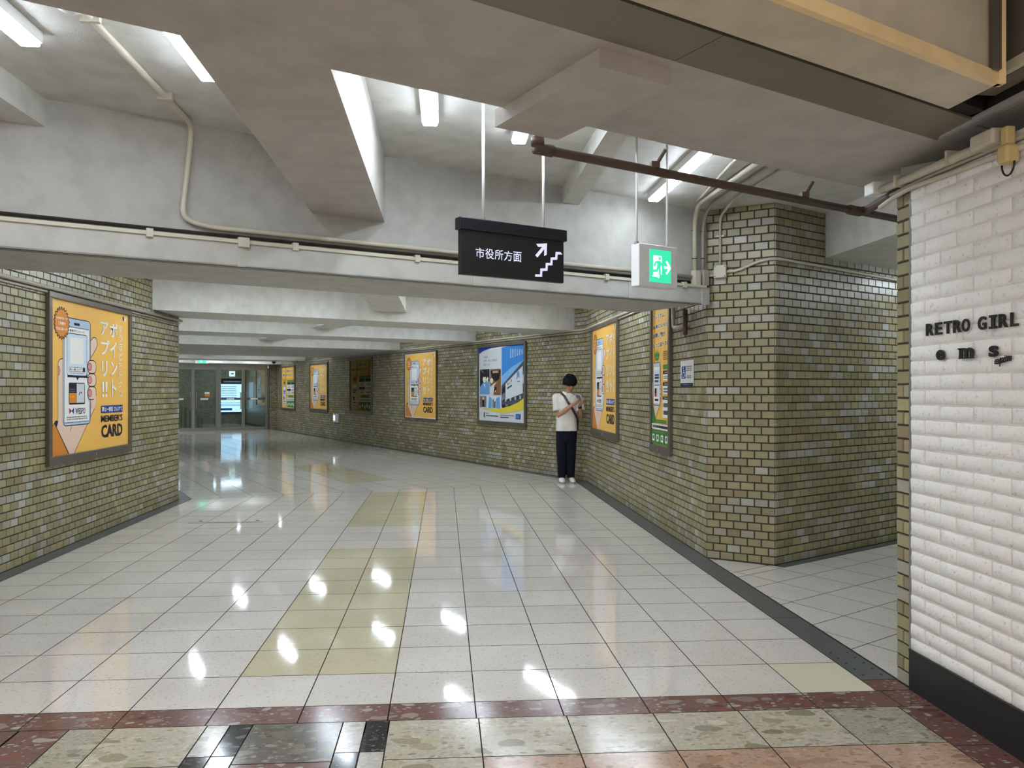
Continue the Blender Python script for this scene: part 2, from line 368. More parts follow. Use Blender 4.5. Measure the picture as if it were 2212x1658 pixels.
for r in range(rows):
    z = 0.19 + (r+0.5)*CH
    if z > WTOP-0.03: break
    x = 0.0
    if r % 2: o = link('white_brick', WBH[r % 3], WW); o.matrix_local = Matrix.Translation(F_W @ Vector((0.055, z, 0))) @ Rw; x = CW*0.5
    while x+CW < 1.9:
        o = link('white_brick', WB[int(rnd()*7)], WW); o.matrix_local = Matrix.Translation(F_W @ Vector((x+CW/2+(rnd()-0.5)*0.004, z+(rnd()-0.5)*0.004, (rnd()-0.5)*0.003))) @ Rw @ Matrix.Rotation((rnd()-0.5)*0.02, 4, 'Z') @ (Matrix.Rotation(math.pi, 4, 'Z') if rnd() < 0.5 else Matrix())
        x += CW
bk = MB()
for r in range(rows):
    z = 0.19 + (r+0.5)*CH; x = (CW*0.5 if r % 2 else 0)
    if z > WTOP-0.03: break
    while x+CW < WLEN:
        if x+CW >= 1.9:
            bk.box((x+0.007, z-0.031, -0.006), (x+CW-0.007, z+0.031, 0.006), F_W)
        x += CW
tag(bk.build('white_brick_field', M_WBRICK, WW), kind='stuff')
b = MB(); b.box((0, -0.02, 0.0), (WLEN, BBH-0.012, 0.012), F_W); b.box((0, BBH-0.012, 0), (WLEN, BBH, 0.016), F_W, 0, 0.003)
struct(b.build('baseboard_right', M_BLACKPL), 'tall black baseboard under the white brick wall')

# ------------------------------------------------------------------ structure: floors
def floor_base(name, poly, label, z=-0.004):
    b = MB(); b.prism(poly, z-0.08, z); return struct(b.build(name, M_FGROUT), label)
def tile_piece(poly, g=0.0017):
    q = inset(poly, g)
    if len(q) < 3 or abs(area(q)) < 0.0004: return None
    q2 = inset(q, 0.0012)
    return q2 if len(q2) >= 3 else None
def put_tiles(parent, polys, cap=300, bev=0.0012):
    """polys: [(polygon, material)]; the cap largest in view are objects, the rest one joined field"""
    sc = []
    for poly, m in polys:
        q = tile_piece(poly)
        if q is None: continue
        cx = sum(p[0] for p in q)/len(q); cy = sum(p[1] for p in q)/len(q); s = seen_px(Vector((cx, cy, 0)))
        v = abs(area(q))/(s[2]**3) if s and -60 < s[0] < 2272 and s[1] < 1760 else 0
        sc.append((v, q, m, cx, cy))
    sc.sort(key=lambda t: -t[0]); mats = []; rest = MB(); cache = {}
    for i, (v, q, m, cx, cy) in enumerate(sc):
        lo = inset(q, -0.0) ; n = len(q)
        def geo(b, ox, oy, mi):
            c = Vector((cx, cy)); top = [(p[0]-ox, p[1]-oy, 0.0) for p in q]
            out = []
            for p in q:
                d = Vector((p[0], p[1]))-c; d = d*(1+bev*1.6/max(d.length, 0.01)); out.append((cx+d.x-ox, cy+d.y-oy, -0.004))
            b.add(top, [tuple(range(n))], mi); b.add(top+out, [(k+n, (k+1) % n+n, (k+1) % n, k) for k in range(n)], mi+1)
        if i < cap and v > 0:
            key = (m.name, tuple((round(p[0]-cx, 3), round(p[1]-cy, 3)) for p in q))
            if key not in cache:
                b = MB(); geo(b, cx, cy, 0); cache[key] = b.mesh('tile', [m, M_FGROUT])
            o = link('tile', cache[key], parent); o.location = (cx, cy, (rnd()-0.5)*0.0003)
        else:
            if m not in mats: mats.append(m)
            geo(rest, 0, 0, 2*mats.index(m))
    if rest.v: tag(rest.build('tile_field', [x for m in mats for x in (m, M_FGROUT)], parent), kind='stuff')
GLX, GRX = -3.46, 2.15
SK = -0.022
X0, PT = -0.256, 0.404
Y0 = 3.705
near_poly = [(GLX, Y0-SK*0+GLX*SK), (GRX, Y0+GRX*SK), (GRX, 0), (GLX, 0)]
mit_n = Vector((-(C0[1]-L1[1]), C0[0]-L1[0])).normalized(); mit_d = mit_n.x*L1[0]+mit_n.y*L1[1]
near_conv = [(GLX, Y0+GLX*SK), (GRX, Y0+GRX*SK), (GRX, 14), (GLX, 14)]
near_conv = clip(near_conv, (mit_n.x, mit_n.y), mit_d)
FL = floor_base('floor', [(-3.62, 3.4), (2.345, 3.4), (2.345, 12.5), (-3.62, 10.88)], 'polished cream tile floor of the near corridor')
polys = []
for k in range(-9, 7):
    for r in range(0, 24):
        x0, x1 = X0+k*PT, X0+(k+1)*PT; y0 = Y0+r*PT; y1 = y0+PT
        q = clip_convex([(x0, y0+x0*SK), (x1, y0+x1*SK), (x1, y1+x1*SK), (x0, y1+x0*SK)], near_conv)
        if len(q) < 3 or abs(area(q)) < 0.002: continue
        m = M_FLOOR
        if k in (-2, -1) and (1 <= r <= 8 or 12 <= r <= 18): m = M_FLOORY
        if k == 5 and r == 0: m = M_FLOORP
        polys.append((q, m))
put_tiles(FL, polys)
# far corridor floor
FAR_END = 29.9
far_conv = [abp(LA+0.16, LB-3), abp(CA-0.16, LB-3), abp(CA-0.16, 37), abp(LA+0.16, 37)]
far_conv = clip(far_conv, (-mit_n.x, -mit_n.y), -mit_d)
FF = floor_base('floor.001', [L1, C0, abp(CA, 29.8), abp(8.2, 29.8), abp(8.2, 37), abp(LA, 37)], 'polished cream tile floor of the far corridor')
polys = []
for k in range(-9, 7):
    a0 = LA+(X0+k*PT+3.62)*(CA-LA)/(C0[0]-L1[0]); a1 = LA+(X0+(k+1)*PT+3.62)*(CA-LA)/(C0[0]-L1[0])
    for r in range(-4, 70):
        b0 = LB-0.2+r*PT; q = clip_convex([abp(a0, b0), abp(a1, b0), abp(a1, b0+PT), abp(a0, b0+PT)], far_conv)
        if len(q) < 3 or abs(area(q)) < 0.002: continue
        polys.append((q, M_FLOORY if k in (-2, -1) and (2 <= r <= 9 or 14 <= r <= 24) else M_FLOOR))
put_tiles(FF, polys, 300)
# floor of the side passage
br_conv = [(2.345, 3.792), (2.345+dB.x*6, 3.792+dB.y*6), (P2[0]+nB.x*0.10+dB.x*6, P2[1]+nB.y*0.10+dB.y*6), (2.347, 5.976)]
br_tri = [(2.347, 5.976), (P2[0]+nB.x*0.10, P2[1]+nB.y*0.10), (P2[0]+nA.x*0.03, P2[1]+nA.y*0.03), (2.347, 6.66)]
FB = floor_base('floor.002', [(2.345, 3.70), (2.345+dB.x*6, 3.70+dB.y*6), (P2[0]+dB.x*6+.1, P2[1]+dB.y*6+.1), (P2[0], P2[1]), (2.345, 6.72)], 'pale tile floor of the side passage laid on the diagonal')
polys = []
cen = Vector((2.345, 3.792, 0)); nBi = -nB
for i in range(-10, 18):
    for j in range(-6, 12):
        c = [cen+dB*(i*PT)+nBi*(j*PT), cen+dB*((i+1)*PT)+nBi*(j*PT), cen+dB*((i+1)*PT)+nBi*((j+1)*PT), cen+dB*(i*PT)+nBi*((j+1)*PT)]
        for cv in (br_conv, br_tri):
            q = clip_convex([(p.x, p.y) for p in c], cv)
            q = clip(q, (-1, 0), -2.347) if len(q) >= 3 else q
            if len(q) >= 3 and abs(area(q)) > 0.002: polys.append((q, M_FLOOR))
put_tiles(FB, polys, 140)
# gutter covers
def plates(name, label, p0, p1, side, w, n, skew0=0.0, skew1=0.0):
    p0 = Vector((*p0, 0)); p1 = Vector((*p1, 0)); u = (p1-p0); L = u.length; u /= L; s = Vector((*side, 0)).normalized()
    base = MB(); q = [p0, p1, p1+s*w+u*skew1, p0+s*w+u*skew0]
    if area([(p.x, p.y) for p in q]) < 0: q = q[::-1]
    base.prism([(p.x, p.y) for p in q], -0.06, -0.003); o = struct(base.build(name, M_SLOT), label)
    for i in range(n):
        t0, t1 = i/n*L+0.002, (i+1)/n*L-0.002
        e0 = skew0 if i == 0 else 0; e1 = skew1 if i == n-1 else 0
        q = [p0+u*t0+s*0.012, p0+u*t1+s*0.012, p0+u*(t1+e1)+s*(w-0.004), p0+u*(t0+e0)+s*(w-0.004)]
        if area([(p.x, p.y) for p in q]) < 0: q = q[::-1]
        b = MB(); b.prism([(p.x, p.y) for p in q], -0.02, 0.0012); pl = b.build('plate', M_GUTTER, o)
    return o
plates('trim_2', 'dark slate drain covers along the left wall', (-3.62, 3.74), L1, (1, 0), 0.16, 6, 0, 0.037)
plates('trim_3', 'dark slate drain covers round the back of the left corner', L1, abp(LA, 29.9), E1t, 0.16, 14, -0.037, 0)
gr = plates('trim_4', 'dark slate drain covers along the right wall to the opening', (2.345, 3.80), C0, (-1, 0), 0.195, 8, 0.0, -0.045)
plates('trim_5', 'dark slate drain covers along the far right wall', C0, abp(7.66, 29.9), (-E1.x, -E1.y), 0.16, 14, -0.037, 0)
plates('trim_6', 'dark drain strip along the side passage wall', P2, (P2[0]+dB.x*4.5, P2[1]+dB.y*4.5), (nB.x, nB.y), 0.10, 3)
plates('trim_7', 'dark drain strip along the pillar chamfer', P1, P2, (nA.x, nA.y), 0.03, 1)
b = MB()
for i in range(5):
    for j in range(2): b.box((2.19+j*0.10, 3.86+i*0.085, 0.0012), (2.202+j*0.10, 3.872+i*0.085, 0.0022))
b.build('screw_head', M_SLOT, gr)
# mosaic floor of the hall
FM = floor_base('floor.003', [(-7, -8), (2.335, -8), (2.335, 3.80), (2.15, 3.80), (2.15, 3.66), (-7, 3.86)], 'hall floor of red bordered breccia tiles')
polys = []
def R4(x0, x1, y0, y1): return [(x0, y0+x0*SK), (x1, y0+x1*SK), (x1, y1+x1*SK), (x0, y1+x0*SK)]
RB0, RB1 = 3.518, 3.705; RC0 = RB0-0.372
xs = [-6.7+i*PT for i in range(0)]
edge = [-1.86, -1.648, -1.052+0*0.1]
cols = [(-1.648-PT*0+0, -1.456)]
for k in range(-12, 7):       # red border row
    polys.append((R4(X0+k*PT, min(X0+(k+1)*PT, 2.335), RB0, RB1), M_RED)) if X0+k*PT < 2.3 else None
polys.append(([(2.14, 3.66), (2.335, 3.655), (2.335, 3.80), (2.15, 3.80)], M_RED))
for r in range(30):           # red border along the white wall
    y1 = RB0-r*PT; polys.append((R4(2.142, 2.335, y1-PT, y1), M_RED)); polys.append((R4(-1.86, -1.648, y1-PT, y1), M_RED))
    for k in range(12): polys.append((R4(-1.866-(k+1)*PT, -1.866-k*PT, y1-PT, y1), M_RED))
def row(y0, y1, seq):
    for x0, x1, m in seq: polys.append((R4(x0, x1, y0, y1), m))
row(RC0, RB0, [(-1.648, -1.456, M_GREYT), (-1.456, -1.052, M_CREAMT), (-0.852, -0.453, M_DARKT)]+[(-0.246+k*PT, -0.246+(k+1)*PT, M_CREAMT) for k in range(5)]+[(1.774, 2.142, M_GREYT)])
for x0, m0, m1 in ((-1.052, M_WHITET, M_BLACKT), (-0.952, M_BLACKT, M_WHITET), (-0.453, M_WHITET, M_BLACKT), (-0.349, M_BLACKT, M_WHITET)):
    w = 0.1 if x0 not in (-0.453, -0.349) else 0.103
    row(RB0-0.298, RB0, [(x0, x0+w, m0)]); row(RB0-0.596, RB0-0.298, [(x0, x0+w, m1)])
row(RC0-PT, RB0-0.596, [(-1.052, -0.952, M_WHITET), (-0.952, -0.852, M_BLACKT), (-0.453, -0.349, M_WHITET), (-0.349, -0.246, M_BLACKT)])
y1 = RC0
row(y1-PT, y1, [(-1.648, -1.456, M_GREYT), (-1.456, -1.052, M_CREAMT), (-0.852, -0.453, M_RED), (-0.246, 0.158, M_CREAMT)]+[(0.158+k*PT, 0.158+(k+1)*PT, M_PINKT) for k in range(4)]+[(1.774, 2.142, M_PINKT)])
for r in range(1, 24):
    y1 = RC0-r*PT
    row(y1-PT, y1, [(-1.648+k*0.3155, -1.648+(k+1)*0.3155, [M_PINKT, M_CREAMT, M_GREYT][(k+r) % 3]) for k in range(12)])
put_tiles(FM, polys, 160)
# flush access hatch marks in the corridor floor
t = thing('floor_hatch', 'flush tiled floor hatch with two dark lift holes', 'hatch', Matrix.Translation((-2.47, 8.95, 0.0)))
b = MB(); b.box((-0.40, -0.006, 0.0006), (0.42, 0.004, 0.0020)); b.build('edge_strip', M_SLOT, t)
for x in (-0.30, 0.33):
    b = MB(); b.tube([(x, 0.12, 0.0004), (x, 0.12, 0.0020)], 0.022, 12); b.build('lift_hole', M_SLOT, t)
# ------------------------------------------------------------------ structure: ceilings and beams
def ebox(a0, a1, b0, b1, z0, z1, mb=None):
    mb = mb or MB(); c = [ab(a0, b0), ab(a1, b0), ab(a1, b1), ab(a0, b1)]
    return mb.prism([(p.x, p.y) for p in c], z0, z1)
RZ = 3.105
SOF = struct(ebox(-8, 3.52, 2.0, 2.69, 2.65, 3.3).build('ceiling', M_CEIL), 'low cream plaster soffit crossing above the hall edge')
b = ebox(3.52, 7.0, 1.94, 2.69, 2.65, 3.3); struct(b.build('ceiling.001', M_CEIL), 'cream plaster soffit end above the white wall')
struct(ebox(-8, 9, 2.6, 5.06, RZ, 3.3).build('ceiling.002', M_BEAM), 'cream plaster ceiling of the recess with the tube lamps')
b = ebox(1.6, 1.915, 2.05, 2.75, 2.587, 2.66); struct(b.build('ceiling.003', M_CEIL), 'shallow dropped plaster block on the soffit')
t = struct(ebox(-8, 3.35, 1.70, 2.0, 2.662, 3.3).build('ceiling.004', M_SLOT), 'brown grey panel strip beside the tan beam')
for a0, a1 in ((-6, -2.4), (-2.397, 1.889), (1.893, 3.52)):
    ebox(a0, a1, 1.772, 2.0, 2.652, 2.664).build('panel', M_BAND, t)
# tan downstand beam with ochre trim
bm_ = MB(); pl = [abp(-8, 1.52), (2.02, 2.66), (2.005, 2.90), abp(-8, 1.715)]
bm_.prism(pl, 2.62, 3.4); TB = struct(bm_.build('ceiling.005', M_TAN), 'tan plaster downstand beam with ochre edge trim')
b = MB(); b.prism([abp(-8, 1.505), (2.035, 2.648), (2.02, 2.668), abp(-8, 1.53)], 2.617, 2.663); b.build('edge_trim', M_TRIM, TB)
b = MB(); b.box((2.012, 2.63, 2.617), (2.04, 2.665, 3.4)); b.build('corner_trim', M_TRIM, TB)
b = MB(); b.box((1.975, 2.61, 2.66), (2.008, 2.625, 3.4)); b.build('corner_channel', M_BRONZE, TB)
# ribs of the recess (run along the near corridor)
for i, (x0, x1, z0, lab) in enumerate(((-0.855, -0.405, 2.652, 'deep plaster rib crossing the recess above the hanging sign'), (-2.75, -2.19, 2.95, 'shallow plaster rib at the left end of the recess'), (0.93, 1.075, 2.98, 'narrow shallow plaster rib behind the brown pipe'))):
    pts = []
    for x in (x0, x1):
        pts.append(((x, (2.66+x*0.4446)/0.8957), (x, (4.98+x*0.4446)/0.8957)))
    b = MB(); b.prism([pts[0][0], pts[1][0], pts[1][1], pts[0][1]], z0, RZ+0.05); struct(b.build('ceiling', M_CEIL if i == 0 else M_BEAM), lab)
# upper wall, low beam and its fascia
aL, aR = -1.60, 5.085
wu = ebox(aL-3, aR, 4.96, 5.9, 2.462, 3.3); ebox(aL-3, aR, 5.07, 5.9, 2.275, 2.462, wu)
struct(wu.build('wall_upper', M_WALLUP), 'rough cream plaster wall above the low beam')
fb = MB(); ebox(aL, 5.02, 4.875, 4.90, 2.252, 2.395, fb); ebox(aL, 5.02, 4.875, 4.925, 2.252, 2.262, fb)
FA = struct(fb.build('trim_8', M_FASCIA), 'smooth cream metal fascia along the low beam')
for a0 in (-0.4, 1.02, 2.65, 4.1):
    ebox(a0, a0+0.045, 4.871, 4.88, 2.252, 2.395).build('joint_cover', M_FASCIA, FA)
ebox(4.93, 5.02, 4.868, 4.878, 2.248, 2.40).build('end_cap', M_FASCIA, FA)
ebox(aL, 5.02, 4.925, 5.075, 2.272, 2.39).build('backing', M_SLOT, FA)
b = MB(); b.tube([ab(aL, 5.02, 2.425), ab(4.85, 5.02, 2.425)], 0.016, 8); b.tube([ab(aL, 4.975, 2.415), ab(4.85, 4.975, 2.415)], 0.010, 8)
cb = tag(b.build('cable_run', M_CONDUITG, None, True), 'grey conduits lying in the gap above the beam fascia', 'conduit')
tr = thing('cable_rail', 'slim ivory cable rail with clips on top of the beam fascia', 'cable rail')
ebox(aL, 4.98, 4.862, 4.885, 2.395, 2.417).build('rail', M_CONDUIT, tr)
for a0 in (0.53, 1.37, 2.21, 3.04, 3.87, 4.72, -0.4):
    ebox(a0-0.018, a0+0.018, 4.855, 4.89, 2.382, 2.43).build('clip', M_CONDUIT, tr)
ebox(1.02, 1.085, 4.85, 4.892, 2.372, 2.43).build('coupling', M_CONDUIT, tr)
# coffered far ceiling
struct(ebox(LA-4, CA+0.3, 5.8, 31, 2.90, 3.1).build('ceiling.010', M_BEAM), 'white coffered ceiling of the far corridor')
for i, (b0, b1, z0, lab) in enumerate(((10.5, 11.5, 2.5, 'white transverse ceiling beam nearest the low beam'), (13.95, 15.0, 2.5, 'second white transverse ceiling beam'), (17.9, 23.2, 2.5, 'wide white ceiling beam over the dim poster'), (26.0, 27.5, 2.5, 'fourth white transverse ceiling beam'), (29.0, 31, 2.46, 'ceiling beam just before the glass doors'))):
    struct(ebox(LA-(3.4 if i == 0 else 0.1), CA+0.1, b0, b1, z0, 2.95).build('ceiling', M_BEAM), lab)
for b0, b1, lab in ((11.5, 13.95, 'centre rib of the second ceiling bay'), (15.0, 17.9, 'centre rib of the third ceiling bay'), (23.2, 26.0, 'centre rib of the bay near the doors')):
    struct(ebox(4.2, 4.68, b0, b1, 2.64, 2.95).build('ceiling', M_BEAM), lab)
b = MB(); b.prism([(-1.0, (5.8-0.4446)/0.8957), (-0.55, (5.8-0.245)/0.8957), (-0.55, (10.6-0.245)/0.8957), (-1.0, (10.6-0.4446)/0.8957)], 2.64, 2.95)
struct(b.build('ceiling', M_BEAM), 'centre rib of the first ceiling bay')
# side passage bulkhead, walls and hidden enclosure
b = MB(); b.prism([(3.46, 2.0), (9.5, 2.0), (9.5, 11), (3.46, 6.73)], 2.70, 3.3); struct(b.build('ceiling.020', M_BEAM), 'cream plaster bulkhead lowering the side passage ceiling')
b = MB(); b.prism([(2.46, 3.66), (2.46+dB.x*6, 3.66+dB.y*6), (2.36+dB.x*6, 3.79+dB.y*6), (2.36, 3.79)], -0.1, 2.75); struct(b.build('wall_passage', M_WALLUP))
b = MB(); b.prism([(2.345+dB.x*5.6, 3.7+dB.y*5.6), (2.345+dB.x*5.8, 3.7+dB.y*5.8), (P2[0]+dB.x*5.8, P2[1]+dB.y*5.8+.4), (P2[0]+dB.x*5.0, P2[1]+dB.y*5.0+.4)], -0.1, 2.75); struct(b.build('wall_passage_end', M_WALLUP))
b = MB(); b.box((2.56, -1, 2.5), (2.66, 3.75, 3.4)); struct(b.build('wall_above_shop', M_TAN), 'wall set back above the white brick wall')
# shutter slot above the shop wall
sh = struct(MB().prism([(2.24, -1), (2.56, -1), (2.56, 3.455), (2.245, 3.33)], 2.655, 2.70).build('trim_9', M_SLOT), 'grey metal shutter slot above the white wall')
M_SHUT = flat('grey_shutter_paint', srgb(172, 169, 168), 0.45, 0.1)
for x0, x1, z0 in ((2.24, 2.262, 2.640), (2.272, 2.296, 2.644)):
    MB().box((x0, -1, z0), (x1, 3.30+(x0-2.24)*0.45, 2.662)).build('rail', M_SHUT, sh)
MB().prism([(2.306, -1), (2.555, -1), (2.555, 3.25), (2.306, 3.14)], 2.648, 2.662).build('panel', M_SHUT, sh)
MB().prism([(2.306, 3.15), (2.555, 3.26), (2.555, 3.45), (2.25, 3.325)], 2.646, 2.662).build('panel', M_SHUT, sh)
MB().box((2.14, -1, 2.70), (2.24, 2.95, 3.4)).build('side_plate', M_BAND, sh)
MB().box((2.11, -1, 2.70), (2.145, 2.9, 2.735)).build('moulding', M_TAN, sh)
# hall behind the camera (its back, left side and ceiling)
struct(MB().box((-7.2, 3.74, 0), (-3.62, 3.9, 3.4)).build('wall_hall_front', M_TAN)); struct(MB().box((2.335, -8.2, 0), (2.6, -0.9, 3.4)).build('wall_hall_right', M_TAN))
struct(MB().box((-7.2, -8.2, 3.4), (3.0, 3.6, 3.5)).build('ceiling.030', M_CEIL), 'hall ceiling behind the tan beam')

# ------------------------------------------------------------------ lamps
def tube_lamp(c, d, L, label, group, z):
    d = Vector((d[0], d[1], 0)).normalized(); n = Vector((d.y, -d.x, 0))
    M = Matrix(((n.x, d.x, 0, c[0]), (n.y, d.y, 0, c[1]), (0, 0, 1, z), (0, 0, 0, 1)))
    t = thing('batten_lamp', label, 'lamp', M, group)
    b = MB(); b.box((-0.05, -L/2, -0.055), (0.05, L/2, 0), None, 0, 0.006); b.build('housing', M_WHITE, t)
    b = MB(); b.box((-0.043, -L/2+0.004, -0.074), (0.043, L/2-0.004, -0.050), None, 0, 0.011); b.build('diffuser', M_TUBE, t)
    return t
for x, y0, y1, lab in ((-1.16, 2.70, 3.95, 'lit white tube lamp beside the deep rib, left of centre'), (-1.84, 2.37, 3.62, 'lit white tube lamp at the far left of the recess'), (-0.08, 3.24, 4.50, 'lit white tube lamp above the left rod of the hanging sign'), (0.465, 3.53, 4.78, 'lit white tube lamp half hidden by the dropped soffit block'), (1.70, 4.74, 6.14, 'lit white tube lamp crossing behind the brown pipe on the right')):
    tube_lamp((x, (y0+y1)/2), (0, 1), y1-y0, lab, 'tube lamps in the recess', RZ)
for bb, al, zz, nm in ((7.1, (0.7, 1.95, 4.5, 5.9), 2.9, 'added fill row of the nearest'), (9.35, (1.75, 3.12, 5.0, 6.35), 2.9, 'first'), (12.72, (2.08, 3.5, 5.2, 6.6), 2.9, 'second'), (16.6, (2.05, 3.55, 5.2, 6.7), 2.9, 'third'), (24.6, (2.3, 3.5, 5.3, 6.6), 2.9, 'fourth'), (28.25, (2.3, 3.6, 5.3, 6.6), 2.9, 'added fill row of the last')):  # end rows are unseen, added to brighten the floor and the door end
    for a, wh in zip(al, ('leftmost', 'second from the left', 'third from the left', 'rightmost')):
        p = ab(a, bb); tube_lamp((p.x, p.y), E2, 1.25, '%s white tube lamp in the %s bay of the far ceiling' % (wh, nm), 'tube lamps in the %s far bay' % nm, zz)
for s_, o_, lab in ((2.55, 0.42, 'white tube lamp of the side passage close to its brick wall'), (2.2, 1.15, 'added fill tube lamp along the middle of the side passage')):  # middle lamp is unseen, added to brighten the passage wall and floor
    p = Vector((P2[0], P2[1], 0))+dB*s_+nB*o_; tube_lamp((p.x, p.y), dB, 1.0, lab, None, 2.70)
for a, bb, lab in ((6.6, 32.0, 'white tube lamp just beyond the right glass doors'), (4.0, 32.4, 'white tube lamp above the stairs beyond the left glass doors'), (6.9, 34.9, 'added fill tube lamp in front of the lit information board'), (4.4, 35.2, 'added fill tube lamp over the upper stairs beyond the doors')):  # rear pair is unseen, added to brighten the wall beyond the doors
    p = ab(a, bb); tube_lamp((p.x, p.y), E1, 1.2, lab, None, 2.62)
for x, y, wh in ((0.4, -0.9, 'nearest the shop wall'), (-2.6, -0.9, 'left of the viewer'), (-1.0, -3.6, 'in the middle of the hall'), (-4.6, 1.3, 'at the far left'), (1.2, -3.6, 'at the back right'), (-4.4, -3.2, 'at the back left')):
    t = thing('ceiling_panel_lamp', 'warm square panel lamp on the hall ceiling ' + wh, 'lamp', Matrix.Translation((x, y, 3.4)), 'hall ceiling panel lamps')
    MB().box((-0.33, -0.33, -0.05), (0.33, 0.33, 0), None, 0, 0.01).build('housing', M_WHITE, t)
    MB().box((-0.30, -0.30, -0.06), (0.30, 0.30, -0.045)).build('diffuser', M_HALL, t)

# ------------------------------------------------------------------ flat print: lettering and artwork
_tx = {}
def glyphs(s, bold=0.0):
    """outline of a line of writing as a flat mesh, fitted to the unit box"""
    key = (s, bold)
    if key in _tx: return _tx[key]
    c = bpy.data.curves.new('lettering', 'FONT'); c.body = s; c.resolution_u = 5 if len(s) == 1 and s.isascii() else 2; c.offset = bold
    o = bpy.data.objects.new('lettering', c); COL.objects.link(o); bpy.context.view_layer.update()
    ev = o.evaluated_get(bpy.context.evaluated_depsgraph_get()); me = ev.to_mesh()
    vs = [(v.co.x, v.co.y) for v in me.vertices]; fs = [tuple(p.vertices) for p in me.polygons]
    ev.to_mesh_clear(); bpy.data.objects.remove(o); bpy.data.curves.remove(c)
    x0 = min(v[0] for v in vs); x1 = max(v[0] for v in vs); y0 = min(v[1] for v in vs); y1 = max(v[1] for v in vs)
    vs = [((x-x0)/max(x1-x0, 1e-6), (y-y0)/max(y1-y0, 1e-6)) for x, y in vs]
    _tx[key] = (vs, fs, (x1-x0)/max(y1-y0, 1e-6)); return _tx[key]
class Art(MB):
    """layers of flat print in the plane of a sheet; coordinates in 0..1 of the sheet, scaled to W x Hh metres"""
    def __init__(s, W, Hh): super().__init__(); s.W = W; s.Hh = Hh; s.k = 0; s.mats = []
    def mi(s, m):
        if m not in s.mats: s.mats.append(m)
        return s.mats.index(m)
    def put(s, pts, fs, m, lay=None):
        if lay is None: s.k += 1; lay = s.k
        zz = 0.0003+0.00004*lay
        s.add([(u*s.W, v*s.Hh, zz) for u, v in pts], fs, s.mi(m))
    def poly(s, pts, m):
        if area(pts) < 0: pts = pts[::-1]
        s.put(pts, [tuple(range(len(pts)))], m)
    def rect(s, u0, v0, u1, v1, m): s.poly([(u0,v0),(u1,v0),(u1,v1),(u0,v1)], m)
    def rrect(s, u0, v0, u1, v1, ru, m, line=None, lw=0.004):
        rv = ru*s.W/s.Hh; p = []
        for cx, cy, a0 in ((u1-ru, v1-rv, 0), (u0+ru, v1-rv, 90), (u0+ru, v0+rv, 180), (u1-ru, v0+rv, 270)):
            for j in range(5): a = math.radians(a0+j*22.5); p.append((cx+ru*math.cos(a), cy+rv*math.sin(a)))
        s.poly(p, m)
        if line: s.line(p+[p[0]], line, lw)
    def line(s, pts, m, lw=0.004):
        s.k += 1; k = s.W/s.Hh
        for i in range(len(pts)-1):
            (a, b), (c, d) = pts[i], pts[i+1]; dx, dy = (c-a)*s.W, (d-b)*s.Hh; L = math.hypot(dx, dy)
            if L < 1e-6: continue
            nx, ny = -dy/L*lw/2, dx/L*lw/2; ex, ey = dx/L*lw*0.3, dy/L*lw*0.3
            q = [((a*s.W-ex+nx)/s.W, (b*s.Hh-ey+ny)/s.Hh), ((a*s.W-ex-nx)/s.W, (b*s.Hh-ey-ny)/s.Hh), ((c*s.W+ex-nx)/s.W, (d*s.Hh+ey-ny)/s.Hh), ((c*s.W+ex+nx)/s.W, (d*s.Hh+ey+ny)/s.Hh)]
            s.put(q, [(0,1,2,3)], m, s.k)
    def oval(s, cu, cv, ru, rv, m, n=24): s.poly([(cu+ru*math.cos(2*math.pi*i/n), cv+rv*math.sin(2*math.pi*i/n)) for i in range(n)], m)
    def text(s, t, u0, v0, u1, v1, m, bold=0.0):
        vs, fs, _ = glyphs(t, bold); s.put([(u0+(u1-u0)*x, v0+(v1-v0)*y) for x, y in vs], fs, m)
    def column(s, t, u0, u1, v0, v1, m, bold=0.0, fill=0.82):
        n = len(t); h = (v1-v0)/n
        for i, ch in enumerate(t):
            vb = v1-(i+1)*h; f = (1-fill)/2*h
            if ch == 'ー': s.rect((u0+u1)/2-0.006, vb+f, (u0+u1)/2+0.006, vb+h-f, m)
            else: s.text(ch, u0, vb+f, u1, vb+h-f, m, bold)
    def lines(s, u0, u1, v1, v0, n, m, th=0.5):
        h = (v1-v0)/n
        for i in range(n):
            uu = u0; vb = v1-(i+1)*h
            while uu < u1-0.004:
                w = min(0.006+rnd()*0.02, u1-uu); s.rect(uu, vb+h*(1-th)/2, uu+w, vb+h*(1+th)/2, m); uu += w+0.005
I_NAVY = ink('navy', srgb(24, 26, 46)); I_WHITE = ink('white', srgb(238, 236, 230)); I_ORANGE = ink('orange', srgb(238, 186, 92)); I_DORANGE = ink('deep_orange', srgb(216, 136, 48))
I_SKIN = ink('skin', srgb(230, 200, 178)); I_PINK = ink('pink', srgb(222, 140, 136)); I_PHONE = ink('phone_blue', srgb(178, 198, 224)); I_PALE = ink('pale_blue', srgb(206, 220, 234))
I_BLUE = ink('blue', srgb(28, 60, 140)); I_RED = ink('crimson', srgb(186, 44, 62)); I_GREY = ink('grey', srgb(120, 120, 124)); I_GREEN = ink('green', srgb(58, 128, 58)); I_LGREEN = ink('leaf_green', srgb(100, 160, 84))
I_YEL = ink('yellow', srgb(232, 186, 60)); I_SKY = ink('sky_blue', srgb(58, 132, 206)); I_SKY2 = ink('light_sky', srgb(120, 176, 224)); I_DSKY = ink('deep_blue', srgb(14, 64, 160)); I_BLACK = ink('black', srgb(20, 20, 22))
I_BRN = ink('brown', srgb(132, 88, 44)); I_LGREY = ink('light_grey', srgb(206, 210, 212)); I_SLATE = ink('slate', srgb(74, 78, 88)); I_SHIRT = ink('shirt_blue', srgb(104, 156, 208)); I_YGREEN = ink('lemon', srgb(214, 204, 62)); I_CREAM = ink('cream', srgb(226, 224, 190))

